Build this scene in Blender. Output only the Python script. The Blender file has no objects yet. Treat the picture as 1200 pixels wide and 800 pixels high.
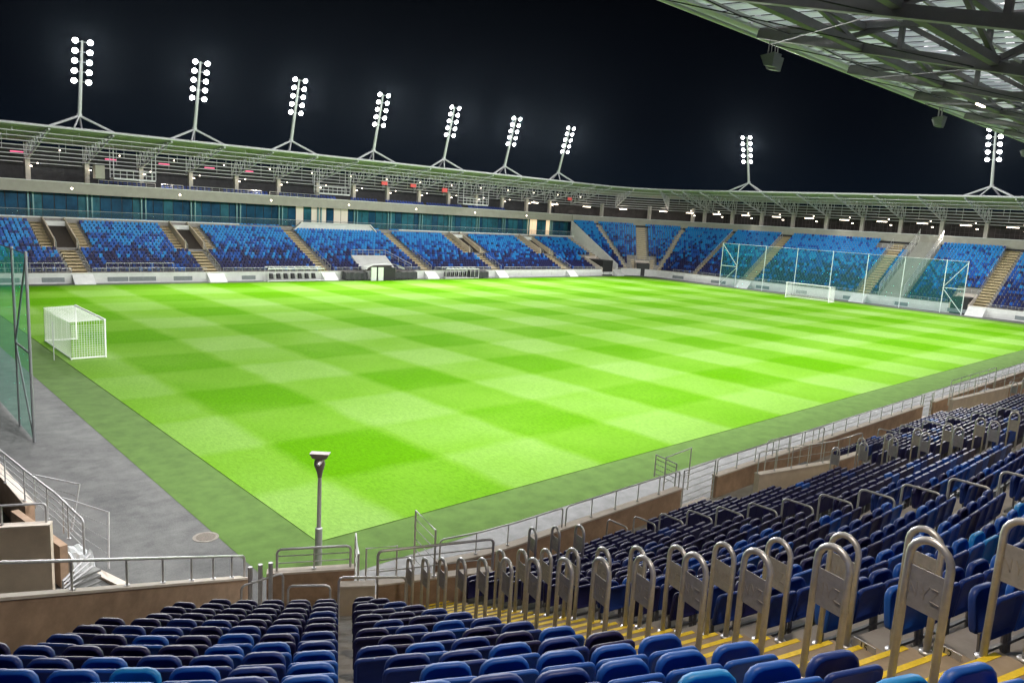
import bpy, math, random
import numpy as np
from mathutils import Vector, Matrix
random.seed(7); rng = np.random.default_rng(7)
sc = bpy.context.scene
COL = sc.collection
PI = math.pi

# ------------------------------------------------------------------ camera
YAW, PITCH, ROLL, FPX = 0.817542941, -0.164810908, 0.0594706273, 887.6
CAM = Vector((-13.924, -57.458, 10.792))
fw = Vector((math.cos(PITCH)*math.cos(YAW), math.cos(PITCH)*math.sin(YAW), math.sin(PITCH)))
rt = fw.cross(Vector((0, 0, 1))).normalized(); up = rt.cross(fw)
rt2 = math.cos(ROLL)*rt + math.sin(ROLL)*up; up2 = -math.sin(ROLL)*rt + math.cos(ROLL)*up
cd = bpy.data.cameras.new('camera'); cam = bpy.data.objects.new('camera', cd); COL.objects.link(cam)
cam.matrix_world = Matrix(((rt2.x, up2.x, -fw.x, CAM.x), (rt2.y, up2.y, -fw.y, CAM.y), (rt2.z, up2.z, -fw.z, CAM.z), (0, 0, 0, 1)))
cd.sensor_width = 36; cd.lens = FPX/1200*36; cd.clip_end = 3000; cd.clip_start = .1
sc.camera = cam

# ------------------------------------------------------------------ night sky, exposure
w = bpy.data.worlds.new('World'); sc.world = w; w.use_nodes = True
nt = w.node_tree; nt.nodes.clear()
wo = nt.nodes.new('ShaderNodeOutputWorld'); bg = nt.nodes.new('ShaderNodeBackground')
tc = nt.nodes.new('ShaderNodeTexCoord'); sx = nt.nodes.new('ShaderNodeSeparateXYZ'); cr = nt.nodes.new('ShaderNodeValToRGB')
nt.links.new(tc.outputs['Generated'], sx.inputs[0]); nt.links.new(sx.outputs['Z'], cr.inputs[0])
cr.color_ramp.elements[0].position = 0.0; cr.color_ramp.elements[0].color = (.0026, .0056, .0115, 1)
cr.color_ramp.elements[1].position = .32; cr.color_ramp.elements[1].color = (.00018, .0002, .0004, 1)
e = cr.color_ramp.elements.new(.12); e.color = (.0006, .0013, .0034, 1)
nt.links.new(cr.outputs[0], bg.inputs[0]); bg.inputs[1].default_value = 1.0
nt.links.new(bg.outputs[0], wo.inputs[0])
sc.view_settings.view_transform = 'Standard'; sc.view_settings.look = 'None'
sc.view_settings.exposure = 0.0; sc.view_settings.gamma = 1.0
sc.render.engine = 'CYCLES'
sc.cycles.max_bounces = 5; sc.cycles.diffuse_bounces = 3; sc.cycles.glossy_bounces = 2
sc.cycles.transparent_max_bounces = 12; sc.cycles.transmission_bounces = 2
sc.cycles.use_denoising = True; sc.cycles.sample_clamp_indirect = 3
sc.cycles.caustics_reflective = False; sc.cycles.caustics_refractive = False

# ------------------------------------------------------------------ helpers
def tag(o, label=None, cat=None, group=None, kind=None):
    if label: o['label'] = label
    if cat: o['category'] = cat
    if group: o['group'] = group
    if kind: o['kind'] = kind
    return o
def empty(name, loc=(0, 0, 0), rz=0, parent=None):
    o = bpy.data.objects.new(name, None); COL.objects.link(o); o.location = loc; o.rotation_euler[2] = rz
    o.empty_display_size = .2
    if parent: o.parent = parent
    return o
MATS = {}
def mat(name, col, rough=.6, metal=0., noise=0., nscale=4., bump=0., emis=None, estr=0., spec=.5, col2=None, alpha=None):
    if name in MATS: return MATS[name]
    m = bpy.data.materials.new(name); m.use_nodes = True; n = m.node_tree; b = n.nodes['Principled BSDF']
    b.inputs['Base Color'].default_value = (*col, 1); b.inputs['Roughness'].default_value = rough; b.inputs['Metallic'].default_value = metal
    b.inputs['Specular IOR Level'].default_value = spec
    if noise or col2:
        t = n.nodes.new('ShaderNodeTexCoord'); g = n.nodes.new('ShaderNodeNewGeometry')
        nz = n.nodes.new('ShaderNodeTexNoise'); nz.inputs['Scale'].default_value = nscale; nz.inputs['Detail'].default_value = 8; nz.inputs['Roughness'].default_value = .65
        n.links.new(g.outputs['Position'], nz.inputs['Vector'])
        r = n.nodes.new('ShaderNodeValToRGB'); r.color_ramp.elements[0].position = .3; r.color_ramp.elements[1].position = .72
        c2 = col2 if col2 else tuple(min(1, c*(1+noise)) for c in col)
        c1 = tuple(c*(1-noise) for c in col)
        r.color_ramp.elements[0].color = (*c1, 1); r.color_ramp.elements[1].color = (*c2, 1)
        n.links.new(nz.outputs['Fac'], r.inputs[0]); n.links.new(r.outputs[0], b.inputs['Base Color'])
        if bump:
            bp = n.nodes.new('ShaderNodeBump'); bp.inputs['Strength'].default_value = bump; bp.inputs['Distance'].default_value = .02
            n.links.new(nz.outputs['Fac'], bp.inputs['Height']); n.links.new(bp.outputs[0], b.inputs['Normal'])
    if emis:
        b.inputs['Emission Color'].default_value = (*emis, 1); b.inputs['Emission Strength'].default_value = estr
        m.cycles.emission_sampling = 'NONE'
    if alpha is not None: b.inputs['Alpha'].default_value = alpha
    MATS[name] = m
    return m

class MB:
    """collects faces with a material slot each and links them as one mesh object"""
    def __init__(s): s.v = []; s.f = []; s.m = []
    def face(s, pts, m=0):
        b = len(s.v); s.v += [tuple(p) for p in pts]; s.f.append(tuple(range(b, b+len(pts)))); s.m.append(m)
    def hexa(s, c, m=0, skip=()):
        # c: 8 corners, 0-3 bottom ring, 4-7 top ring
        b = len(s.v); s.v += [tuple(p) for p in c]
        for i, q in enumerate(((0, 3, 2, 1), (4, 5, 6, 7), (0, 1, 5, 4), (1, 2, 6, 5), (2, 3, 7, 6), (3, 0, 4, 7))):
            if i in skip: continue
            s.f.append(tuple(b+k for k in q)); s.m.append(m)
    def box(s, a, b, m=0):
        x0, y0, z0 = a; x1, y1, z1 = b
        s.hexa([(x0, y0, z0), (x1, y0, z0), (x1, y1, z0), (x0, y1, z0), (x0, y0, z1), (x1, y0, z1), (x1, y1, z1), (x0, y1, z1)], m)
    def beam(s, p, q, w=.1, h=.1, m=0, upv=(0, 0, 1)):
        p = Vector(p); q = Vector(q); d = (q-p).normalized(); u = Vector(upv)
        if abs(d.dot(u)) > .97: u = Vector((1, 0, 0))
        r = d.cross(u).normalized(); u = r.cross(d)
        r = r*w/2; u = u*h/2
        s.hexa([p-r-u, p+r-u, q+r-u, q-r-u, p-r+u, p+r+u, q+r+u, q-r+u], m)
    def tube(s, pts, r=.02, n=6, m=0, caps=True):
        pts = [Vector(p) for p in pts]; rings = []
        ref = None
        for i, p in enumerate(pts):
            a = pts[max(i-1, 0)]; b = pts[min(i+1, len(pts)-1)]; d = (b-a).normalized()
            if ref is None:
                ref = Vector((0, 0, 1)) if abs(d.z) < .9 else Vector((1, 0, 0))
            x = (ref - d*ref.dot(d)).normalized(); ref = x; y = d.cross(x)
            rr = r[i] if isinstance(r, (list, tuple)) else r
            k = len(s.v); rings.append(k)
            for j in range(n):
                t = 2*PI*j/n; s.v.append(tuple(p + x*math.cos(t)*rr + y*math.sin(t)*rr))
        for a, b in zip(rings, rings[1:]):
            for j in range(n):
                s.f.append((a+j, a+(j+1) % n, b+(j+1) % n, b+j)); s.m.append(m)
        if caps:
            s.f.append(tuple(rings[0]+j for j in reversed(range(n)))); s.m.append(m)
            s.f.append(tuple(rings[-1]+j for j in range(n))); s.m.append(m)
    def mesh(s, name, mats, smooth=False):
        me = bpy.data.meshes.new(name); me.from_pydata(s.v, [], s.f)
        for mm in (mats if isinstance(mats, (list, tuple)) else [mats]): me.materials.append(mm)
        me.polygons.foreach_set('material_index', s.m)
        if smooth: me.polygons.foreach_set('use_smooth', [True]*len(s.f))
        me.update(); return me
    def build(s, name, mats, parent=None, smooth=False, kind=None, loc=None):
        o = bpy.data.objects.new(name, s.mesh(name, mats, smooth)); COL.objects.link(o)
        if parent: o.parent = parent
        if loc: o.location = loc
        if kind: o['kind'] = kind
        if smooth:
            try: o.data.set_sharp_from_angle(angle=math.radians(40))
            except Exception: pass
        return o
def inst(me, name, parent=None, M=None):
    o = bpy.data.objects.new(name, me); COL.objects.link(o)
    if parent: o.parent = parent
    if M is not None: o.matrix_local = M
    return o
def copy_tree(o, parent=None):
    c = o.copy(); COL.objects.link(c)
    if parent: c.parent = parent; c.matrix_parent_inverse = o.matrix_parent_inverse.copy()
    for ch in list(o.children): copy_tree(ch, c)
    return c
def project(P):
    d = Vector(P)-CAM; z = d.dot(fw)
    if z < .3: return None
    return 600+FPX*d.dot(rt2)/z, 400-FPX*d.dot(up2)/z, z
ORD = ['nearest', 'second', 'third', 'fourth', 'fifth', 'sixth', 'seventh', 'eighth', 'ninth', 'tenth', 'eleventh', 'twelfth', 'thirteenth', 'fourteenth', 'fifteenth', 'sixteenth', 'seventeenth', 'eighteenth', 'nineteenth', 'twentieth'] + ['%dth' % k for k in range(21, 80)]
def first(k): return 'first' if k == 0 else ORD[k]

# ------------------------------------------------------------------ materials
M_conc = mat('concrete_terrace', (.30, .285, .265), .85, noise=.22, nscale=1.6, bump=.2)
M_step = mat('stair_concrete', (.34, .27, .19), .85, noise=.2, nscale=3, bump=.2)
M_conc_w = mat('painted_front_wall', (.68, .69, .68), .8, noise=.10, nscale=1.2)
M_brown = mat('brown_concrete_wall', (.40, .275, .19), .8, noise=.28, nscale=2.2, bump=.15)
M_cap = mat('pale_wall_coping', (.62, .55, .48), .7, noise=.1, nscale=4)
M_cream = mat('cream_wall', (.62, .53, .42), .8, noise=.14, nscale=1.8)
M_steel = mat('brushed_steel', (.56, .56, .58), .42, metal=.6, noise=.12, nscale=14)
M_rail_w = mat('galvanised_rail', (.55, .56, .57), .45, metal=.5, noise=.08, nscale=6)
M_yellow = mat('yellow_nosing_paint', (.86, .62, .03), .6, noise=.15, nscale=20)
M_white = mat('white_paint', (.80, .82, .80), .45, noise=.03, nscale=3)
M_whitem = mat('white_steel', (.56, .56, .60), .5, noise=.06, nscale=3)
M_rib = mat('roof_sheet_green_white', (.82, .72, .80), .55, noise=.12, nscale=.8)
M_ribn = mat('roof_sheet_pale', (.90, .80, .90), .5, noise=.05, nscale=.8)
def translucent(m, f):
    n = m.node_tree; b = n.nodes['Principled BSDF']; out = [x for x in n.nodes if x.type == 'OUTPUT_MATERIAL'][0]
    t = n.nodes.new('ShaderNodeBsdfTranslucent'); t.inputs[0].default_value = (.80, .90, .88, 1); mx = n.nodes.new('ShaderNodeMixShader'); mx.inputs[0].default_value = f
    n.links.new(b.outputs[0], mx.inputs[1]); n.links.new(t.outputs[0], mx.inputs[2]); n.links.new(mx.outputs[0], out.inputs[0])
translucent(M_ribn, .5)
M_truss = mat('truss_steel', (.44, .42, .42), .5, noise=.08, nscale=3)
M_trussn = mat('dark_truss_steel', (.17, .155, .16), .55, noise=.12, nscale=3)
M_fascia = mat('grey_fascia_band', (.34, .33, .285), .75, noise=.10, nscale=1.0)
M_dark = mat('dark_back_wall', (.035, .035, .037), .8, noise=.3, nscale=1.5)
M_glass2 = mat('teal_lounge_glass', (.02, .12, .16), .15, noise=.5, nscale=.7)
M_glass = mat('blue_lounge_glass', (.010, .065, .125), .12, noise=.5, nscale=.5, spec=.6)
M_teal = mat('teal_glass_fin', (.16, .34, .35), .25, noise=.1)
M_bal = mat('balcony_glass', (.10, .18, .20), .08, alpha=.16)
M_black = mat('black_rubber_and_shade', (.015, .015, .017), .6)  # black parts, and painted shade inside openings
M_lamp = mat('floodlight_lens', (1, 1, 1), .4, emis=(1.0, .99, 1.0), estr=30)
M_warm = mat('warm_lamp_lens', (1, .9, .8), .4, emis=(1.0, .84, .66), estr=9)
M_pink = mat('pink_heater_lamp', (.9, .2, .3), .4, emis=(1.0, .12, .30), estr=1.2)
M_red = mat('red_sign_face', (.55, .06, .06), .5, emis=(1, .15, .12), estr=.35)
M_room = mat('warm_room_glow', (.8, .6, .4), .7, emis=(1.0, .72, .45), estr=.75)
M_spk = mat('grey_loudspeaker', (.20, .205, .20), .6)
M_net = mat('white_goal_net', (.80, .82, .80), .7)
M_asph = mat('asphalt', (.115, .115, .112), .85, noise=.30, nscale=.9, bump=.25)
M_pave = mat('pale_asphalt_strip', (.20, .205, .21), .85, noise=.3, nscale=1.8, bump=.2)
M_manh = mat('manhole_concrete', (.22, .20, .17), .8, noise=.3, nscale=6)
M_bagcover = mat('dark_cover', (.03, .033, .037), .55, noise=.5, nscale=3, bump=.6)
M_adp = mat('grey_board_panel', (.20, .23, .24), .5, noise=.15)
M_adw = mat('white_board_panel', (.62, .63, .62), .5, noise=.05)

SEATC = [('navy_plastic', (.017, .017, .085)), ('deep_blue_plastic', (.013, .040, .21)), ('royal_blue_plastic', (.013, .095, .42)), ('light_blue_plastic', (.018, .25, .64))]
def seatmat(n, c):
    m = mat(n, c, .46, noise=.12, nscale=3, spec=.32)
    return m
M_SEAT = [seatmat(n, c) for n, c in SEATC]
COLN = ['navy', 'deep blue', 'royal blue', 'light blue']

def node_mat(name):
    m = bpy.data.materials.new(name); m.use_nodes = True
    return m, m.node_tree, m.node_tree.nodes['Principled BSDF']
def mathn(n, op, a, b=None, c=None):
    x = n.nodes.new('ShaderNodeMath'); x.operation = op
    for i, v in enumerate((a, b, c)):
        if v is None: continue
        if isinstance(v, (int, float)): x.inputs[i].default_value = v
        else: n.links.new(v, x.inputs[i])
    return x.outputs[0]
def mixc(n, f, a, b, bt='MIX'):
    x = n.nodes.new('ShaderNodeMix'); x.data_type = 'RGBA'; x.blend_type = bt
    if isinstance(f, (int, float)): x.inputs[0].default_value = f
    else: n.links.new(f, x.inputs[0])
    for i, v in ((6, a), (7, b)):
        if isinstance(v, tuple): x.inputs[i].default_value = (*v, 1)
        else: n.links.new(v, x.inputs[i])
    return x.outputs[2]
# mown pitch: crossed 5.5 m mowing bands, fine blade noise
M_grass, n, b = node_mat('mown_turf')
g = n.nodes.new('ShaderNodeNewGeometry'); sp = n.nodes.new('ShaderNodeSeparateXYZ'); n.links.new(g.outputs['Position'], sp.inputs[0])
wv = n.nodes.new('ShaderNodeTexNoise'); wv.inputs['Scale'].default_value = .35; wv.inputs['Detail'].default_value = 3; n.links.new(g.outputs['Position'], wv.inputs['Vector'])
def band(coord, shift):
    a = mathn(n, 'ADD', coord, shift); a = mathn(n, 'ADD', a, mathn(n, 'MULTIPLY', mathn(n, 'SUBTRACT', wv.outputs['Fac'], .5), .7))
    s_ = mathn(n, 'SINE', mathn(n, 'MULTIPLY', a, 2*PI/10.95))
    c_ = n.nodes.new('ShaderNodeClamp'); n.links.new(mathn(n, 'MULTIPLY_ADD', s_, 2.3, .5), c_.inputs[0]); return c_.outputs[0]
bx_ = band(sp.outputs['X'], -6.15); by_ = band(sp.outputs['Y'], 15.4)   # 1 = light band
fz1 = n.nodes.new('ShaderNodeTexNoise'); fz1.inputs['Scale'].default_value = 9; fz1.inputs['Detail'].default_value = 8; fz1.inputs['Roughness'].default_value = .75
mp = n.nodes.new('ShaderNodeMapping'); mp.inputs['Scale'].default_value = (1, .45, 1); n.links.new(g.outputs['Position'], mp.inputs[0]); n.links.new(mp.outputs[0], fz1.inputs['Vector'])
fz2 = n.nodes.new('ShaderNodeTexNoise'); fz2.inputs['Scale'].default_value = .09; fz2.inputs['Detail'].default_value = 4; n.links.new(g.outputs['Position'], fz2.inputs['Vector'])
lum = mathn(n, 'ADD', mathn(n, 'MULTIPLY', bx_, .44), mathn(n, 'MULTIPLY', by_, .26))
lum = mathn(n, 'ADD', lum, mathn(n, 'MULTIPLY', mathn(n, 'SUBTRACT', fz2.outputs['Fac'], .46), 1.0))
cl = n.nodes.new('ShaderNodeClamp'); n.links.new(lum, cl.inputs[0])
colr = n.nodes.new('ShaderNodeValToRGB'); colr.color_ramp.elements[0].color = (.072, .222, .0005, 1); colr.color_ramp.elements[1].color = (.195, .335, .085, 1)
e_ = colr.color_ramp.elements.new(.40); e_.color = (.122, .275, .020, 1)
n.links.new(cl.outputs[0], colr.inputs[0])
blade = mathn(n, 'MULTIPLY_ADD', fz1.outputs['Fac'], 1.1, .45)
cc = n.nodes.new('ShaderNodeCombineColor'); [n.links.new(blade, cc.inputs[i]) for i in range(3)]
n.links.new(mixc(n, 1.0, colr.outputs[0], cc.outputs[0], 'MULTIPLY'), b.inputs['Base Color'])
b.inputs['Roughness'].default_value = 1; b.inputs['Specular IOR Level'].default_value = .02
bp = n.nodes.new('ShaderNodeBump'); bp.inputs['Strength'].default_value = .5; bp.inputs['Distance'].default_value = .03
n.links.new(fz1.outputs['Fac'], bp.inputs['Height']); n.links.new(bp.outputs[0], b.inputs['Normal'])
M_arti = mat('artificial_turf_border', (.088, .160, .038), .9, noise=.20, nscale=1.3, spec=.1)
M_edge = mat('turf_cut_edge', (.045, .085, .015), .9, noise=.3, nscale=4)

# ------------------------------------------------------------------ ground
def sheet(name, x0, y0, x1, y1, z, m, label=None):
    q = MB(); q.face([(x0, y0, z), (x1, y0, z), (x1, y1, z), (x0, y1, z)]); return q.build(name, m, kind='structure')
worn, n, b = node_mat('worn_asphalt')
g = n.nodes.new('ShaderNodeNewGeometry'); cols = []
def nz_(sc3, scale, det):
    m_ = n.nodes.new('ShaderNodeMapping'); m_.inputs['Scale'].default_value = sc3; n.links.new(g.outputs['Position'], m_.inputs[0])
    z_ = n.nodes.new('ShaderNodeTexNoise'); z_.inputs['Scale'].default_value = scale; z_.inputs['Detail'].default_value = det; z_.inputs['Roughness'].default_value = .7; n.links.new(m_.outputs[0], z_.inputs['Vector']); return z_.outputs['Fac']
big = nz_((1, .35, 1), .45, 6); strk = nz_((1, 1.5, 1), 1.1, 9); fine = nz_((1, 1, 1), 22, 4)
v_ = mathn(n, 'ADD', mathn(n, 'MULTIPLY', big, .42), mathn(n, 'ADD', mathn(n, 'MULTIPLY', strk, .38), mathn(n, 'MULTIPLY', fine, .30)))
cr2 = n.nodes.new('ShaderNodeValToRGB'); cr2.color_ramp.elements[0].position = .40; cr2.color_ramp.elements[0].color = (.036, .038, .041, 1); cr2.color_ramp.elements[1].position = .66; cr2.color_ramp.elements[1].color = (.140, .143, .140, 1)
n.links.new(v_, cr2.inputs[0]); n.links.new(cr2.outputs[0], b.inputs['Base Color']); b.inputs['Roughness'].default_value = .85
bp = n.nodes.new('ShaderNodeBump'); bp.inputs['Strength'].default_value = .4; bp.inputs['Distance'].default_value = .02; n.links.new(v_, bp.inputs['Height']); n.links.new(bp.outputs[0], b.inputs['Normal'])
sheet('ground', -900, -900, 1000, 900, -.012, M_asph)
sheet('asphalt_apron', -9.2, -44.0, -4.82, 45, -.004, worn)
sheet('touchline_path', -4.82, -43.9, 113.9, -39.05, -.002, M_pave)
sheet('far_track', -4.82, 39.9, 113.9, 41.2, -.002, mat('grey_track', (.13, .135, .13), .85, noise=.2, nscale=1))
sheet('end_track', 110.8, -39.05, 114.2, 39.9, .000, MATS['grey_track'])
sheet('artificial_turf', -4.82, -39.05, 110.8, 39.9, .004, M_arti)
q = MB()
X0, X1, Y0, Y1 = -2.44, 109.0, -36.6, 38.7
q.face([(X0, Y0, .024), (X1, Y0, .024), (X1, Y1, .024), (X0, Y1, .024)], 0)
for a, c in (((X0, Y0), (X1, Y0)), ((X1, Y0), (X1, Y1)), ((X1, Y1), (X0, Y1)), ((X0, Y1), (X0, Y0))):
    q.face([(a[0], a[1], 0.0), (c[0], c[1], 0.0), (c[0], c[1], .024), (a[0], a[1], .024)], 1)
q.build('pitch', [M_grass, M_edge], kind='structure')
q = MB()
q.tube([(-5.13, -34.21, -.05), (-5.13, -34.21, .008)], .40, 24, 0)
ring = q.build('manhole_cover', M_manh); tag(ring, 'round concrete manhole cover in the asphalt beside the green border', 'manhole cover')
q = MB(); q.tube([(-5.13, -34.21, .0), (-5.13, -34.21, .014)], .30, 24, 0); q.build('lid', mat('manhole_lid', (.13, .11, .09), .8, noise=.4, nscale=25), ring)

# ------------------------------------------------------------------ near stand geometry
CX, CY = -.9, -35.2
RD, RISE = .82, .369
def fz(r): return 1.75+.45*(r-10.3)+.04*max(0, r-18.3)
def pt(r, s, z=0.):
    """s<0: angle (rad) round the corner; s>=0: metres along the straight"""
    if s < 0: return Vector((CX+r*math.sin(s), CY-r*math.cos(s), z))
    return Vector((CX+s, CY-r, z))
def nrm(s):
    return Vector((math.sin(s), -math.cos(s), 0)) if s < 0 else Vector((0, -1, 0))
def rowr(i): return 10.06+RD*i
def rowz(i): return fz(rowr(i)+.6)
NR = 17
S_L = math.radians(-43); A_AB = math.radians(-30.4); A_ST = math.radians(-14.3); S_END = 84.
U_S = 3.15
ST2 = (10.1, 12.0); U2 = 19.6; ST3 = (29.6, 31.5)       # along the straight (s)
V1 = (7.6, 14.8, 12.9); V2 = (27.0, 38.0, 12.9)
UO = Vector((-.25, -.968, 0)).normalized(); TO = Vector((-UO.y, UO.x, 0)); PO = Vector((-4.06, -47.0, 0))   # stair direction, its sideways vector, a point on its right edge
def sline(r, lat=0.):
    b_ = PO+TO*lat-Vector((CX, CY, 0)); bu = b_.dot(UO)
    return PO+TO*lat+UO*(-bu+math.sqrt(max(0, bu*bu-b_.dot(b_)+r*r)))
def slat(P): return (P-PO).dot(TO)
def sang(r, lat):
    q_ = sline(r, lat); return math.atan2(q_.x-CX, -(q_.y-CY))
ground_stand = empty('near_grandstand', (0, -50, 0)); tag(ground_stand, 'terraced concrete stand in the foreground that carries the nearest blue seats', 'grandstand')
ground_stand.location = (0, 0, 0)
def spath():
    out = [S_L + (0-S_L)*k/22 for k in range(22)] + [0.0, S_END]
    return out
q = MB()
SS = spath()
prof = [(9.0, 1.6), (rowr(0), 1.6)]
for i in range(NR):
    prof += [(rowr(i), rowz(i)), (rowr(i+1), rowz(i))]
prof += [(30, rowz(NR-1)+.02)]
for (ra, za), (rb, zb) in zip(prof, prof[1:]):
    for a, c in zip(SS, SS[1:]):
        q.face([pt(ra, a, za), pt(ra, c, za), pt(rb, c, zb), pt(rb, a, zb)])
q.build('terrace', M_conc, ground_stand)

# raking side wall on the left of the corner block
wl0 = Vector((-6.9, -41.25, 0)); wl1 = Vector((-14.6, -46.6, 0))
def wl(t): return wl0+(wl1-wl0)*t
def wlz(t): return 2.0+4.05*t
q = MB(); d = (wl1-wl0).normalized(); nn = Vector((-d.y, d.x, 0))*.11
q.hexa([wl0-nn, wl0+nn, wl1+nn, wl1-nn, wl0-nn+Vector((0, 0, wlz(0))), wl0+nn+Vector((0, 0, wlz(0))), wl1+nn+Vector((0, 0, wlz(1))), wl1-nn+Vector((0, 0, wlz(1)))])
sidew = q.build('side_wall', M_brown); tag(sidew, 'brown raking concrete wall along the left edge of the nearest seats', 'wall')
q = MB(); n2 = nn*1.25
q.hexa([wl0-n2+Vector((0, 0, wlz(0))), wl0+n2+Vector((0, 0, wlz(0))), wl1+n2+Vector((0, 0, wlz(1))), wl1-n2+Vector((0, 0, wlz(1))), wl0-n2+Vector((0, 0, wlz(0)+.05)), wl0+n2+Vector((0, 0, wlz(0)+.05)), wl1+n2+Vector((0, 0, wlz(1)+.05)), wl1-n2+Vector((0, 0, wlz(1)+.05))])
q.build('coping', M_cap, sidew)
def railing(name, pts, h, posts, label, r=.026, bars=(), group=None, m=None, ends=True, flat=False):
    """pts: base polyline; posts: list of t in 0..1 along it; bars: relative heights of thin horizontals"""
    m = m or M_steel
    root = empty(name, pts[0]); tag(root, label, 'railing', group)
    base = Vector(pts[0]); P = [Vector(p)-base for p in pts]
    L = [0]; 
    for a, c in zip(P, P[1:]): L.append(L[-1]+(c-a).length)
    def at(t):
        x = t*L[-1]
        for k in range(len(P)-1):
            if x <= L[k+1]+1e-6: return P[k]+(P[k+1]-P[k])*((x-L[k])/max(1e-6, L[k+1]-L[k]))
        return P[-1]
    q = MB(); H = Vector((0, 0, h))
    if ends:
        a = at(0); c = at(1); da = (at(.01)-a).normalized()*.09; dc = (c-at(.99)).normalized()*.09
        path = [a, a+H-Vector((0, 0, .09)), a+H-Vector((0, 0, .03))+da*.3, a+H+da] + [p+H for p in P[1:-1]] + [c+H-dc, c+H-Vector((0, 0, .03))-dc*.3, c+H-Vector((0, 0, .09)), c]
        q.tube(path, r, 8)
    else:
        q.tube([p+H for p in P], r, 8)
    q.build('handrail', m, root, smooth=True)
    for t in posts:
        q = MB(); p = at(t); q.tube([p, p+H-Vector((0, 0, r))], r*.72, 6); q.tube([p, p+Vector((0, 0, .025))], r*2, 6)
        q.build('post', m, root, smooth=True)
    for bh in bars:
        q = MB(); q.tube([p+Vector((0, 0, h*bh)) for p in P], r*.45, 5, caps=False); q.build('rail_bar', m, root)
    return root
railing('wall_railing', [tuple(wl(t))[:2]+(wlz(t)+.05,) for t in (-.0, 1)], .52, [.055, .13, .21, .305, .41, .545, .70, .87], 'steel railing on top of the raking brown wall at left', r=.028)
railing('wall_railing', [(-6.45, -42.0, 2.37), (-4.98, -42.78, 2.37)], .52, [.5], 'short railing on the low brown wall behind the lamp post', r=.03, bars=(.35, .68))

# front walls
def front_wall(name, s0, s1, label, ztop=2.35, r=8.95, n=1):
    o = empty(name, pt(r, (s0+s1)/2 if s0 < 0 and s1 < 0 else max(s0, 0)+.01)); tag(o, label, 'wall')
    base = o.location.copy(); q = MB(); c = MB(); ss = [s0+(s1-s0)*k/n for k in range(n+1)]
    if s0 < 0 < s1: ss = [s0+(0-s0)*k/n for k in range(n)]+[0, s1]
    for a, b_ in zip(ss, ss[1:]):
        q.hexa([pt(r-.1, a)-base*1, pt(r-.1, b_)-base, pt(r+.1, b_)-base, pt(r+.1, a)-base, pt(r-.1, a, ztop)-base, pt(r-.1, b_, ztop)-base, pt(r+.1, b_, ztop)-base, pt(r+.1, a, ztop)-base])
        c.hexa([pt(r-.13, a, ztop)-base, pt(r-.13, b_, ztop)-base, pt(r+.13, b_, ztop)-base, pt(r+.13, a, ztop)-base, pt(r-.13, a, ztop+.05)-base, pt(r-.13, b_, ztop+.05)-base, pt(r+.13, b_, ztop+.05)-base, pt(r+.13, a, ztop+.05)-base])
    q.build('wall_body', M_brown, o); c.build('coping', M_cap, o)
    return o
q = MB(); a_ = Vector((-6.65, -41.9, 0)); b2 = Vector((-4.9, -42.82, 0)); d = (b2-a_).normalized(); nn = Vector((-d.y, d.x, 0))*.1
q.hexa([a_-nn, b2-nn, b2+nn, a_+nn]+[v+Vector((0, 0, 2.32)) for v in (a_-nn, b2-nn, b2+nn, a_+nn)])
o = q.build('front_wall', M_brown); tag(o, 'short brown front wall between the raking wall and the steel gate', 'wall')
q = MB(); nn = nn*1.3; q.hexa([v+Vector((0, 0, 2.32)) for v in (a_-nn, b2-nn, b2+nn, a_+nn)]+[v+Vector((0, 0, 2.37)) for v in (a_-nn, b2-nn, b2+nn, a_+nn)]); q.build('coping', M_cap, o)
front_wall('front_wall', math.radians(-15), 7.3, 'brown front wall with pale coping running from the corner gate to the first gap', n=5)
front_wall('front_wall', 9.4, 28.6, 'long brown front wall between the two gaps, below the railing', n=1)
front_wall('front_wall', 30.2, 52, 'brown front wall beyond the second gap', n=1)
front_wall('front_wall', 53.4, S_END, 'farthest brown front wall at the right edge', n=1)
GR = 'railings on the front wall'
def rl(s0, s1, n, label, bars=()):
    pts = [pt(8.95, s, 2.4) for s in ([s0, s0*.5, 0.0, s1] if s0 < 0 else [s0, s1])]
    railing('front_railing', pts, .56, [(k+.5)/n if n == 1 else k/n for k in (range(1, n) if n > 1 else [0])], label, r=.022, group=GR, m=M_rail_w, bars=bars)
rl(math.radians(-14.6), 1.75, 4, 'railing panel on the front wall just right of the corner gate')
rl(1.9, 7.25, 5, 'second railing panel of the front wall, ending at the first gap')
rl(9.5, 28.5, 15, 'long railing above the front wall between the two gaps', bars=(.5,))
rl(30.3, 51.9, 16, 'railing on the front wall beyond the second gap', bars=(.5,))
rl(53.5, S_END-1, 20, 'railing at the far right end of the front wall', bars=(.5,))
# gates in the gaps
def gate(name, p0, ang, L, z, h, label, nb=4, closed=False):
    root = empty(name, p0, ang); tag(root, label, 'gate'); root.location.z = z
    q = MB(); q.tube([(0, 0, 0), (0, 0, h), (L, 0, h), (L, 0, 0)], .025, 8); q.build('gate_frame', M_rail_w, root)
    for k in range(nb):
        zz = h*(k+.6)/(nb+.4); q = MB(); q.tube([(0, 0, zz), (L, 0, zz)], .012, 5); q.build('gate_bar', M_rail_w, root)
    return root
gate('pitch_gate', (6.35, -44.0, 0), math.radians(78), 1.0, 2.4, .75, 'small open gate standing out from the wall at the first gap')
gate('pitch_gate', (6.9, -43.2, 0), math.radians(5), 1.7, 1.5, 1.55, 'tall flat gate rail in front of the first gap', nb=1)
gate('pitch_gate', (8.45, -44.15, 0), math.radians(182), 1.95, 1.5, 1.45, 'closed low gate of thin bars filling the first gap', nb=6)
gate('pitch_gate', (27.9, -44.15, 0), math.radians(0), 1.3, 1.5, 1.4, 'closed gate filling the second gap in the front wall', nb=6)
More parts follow.
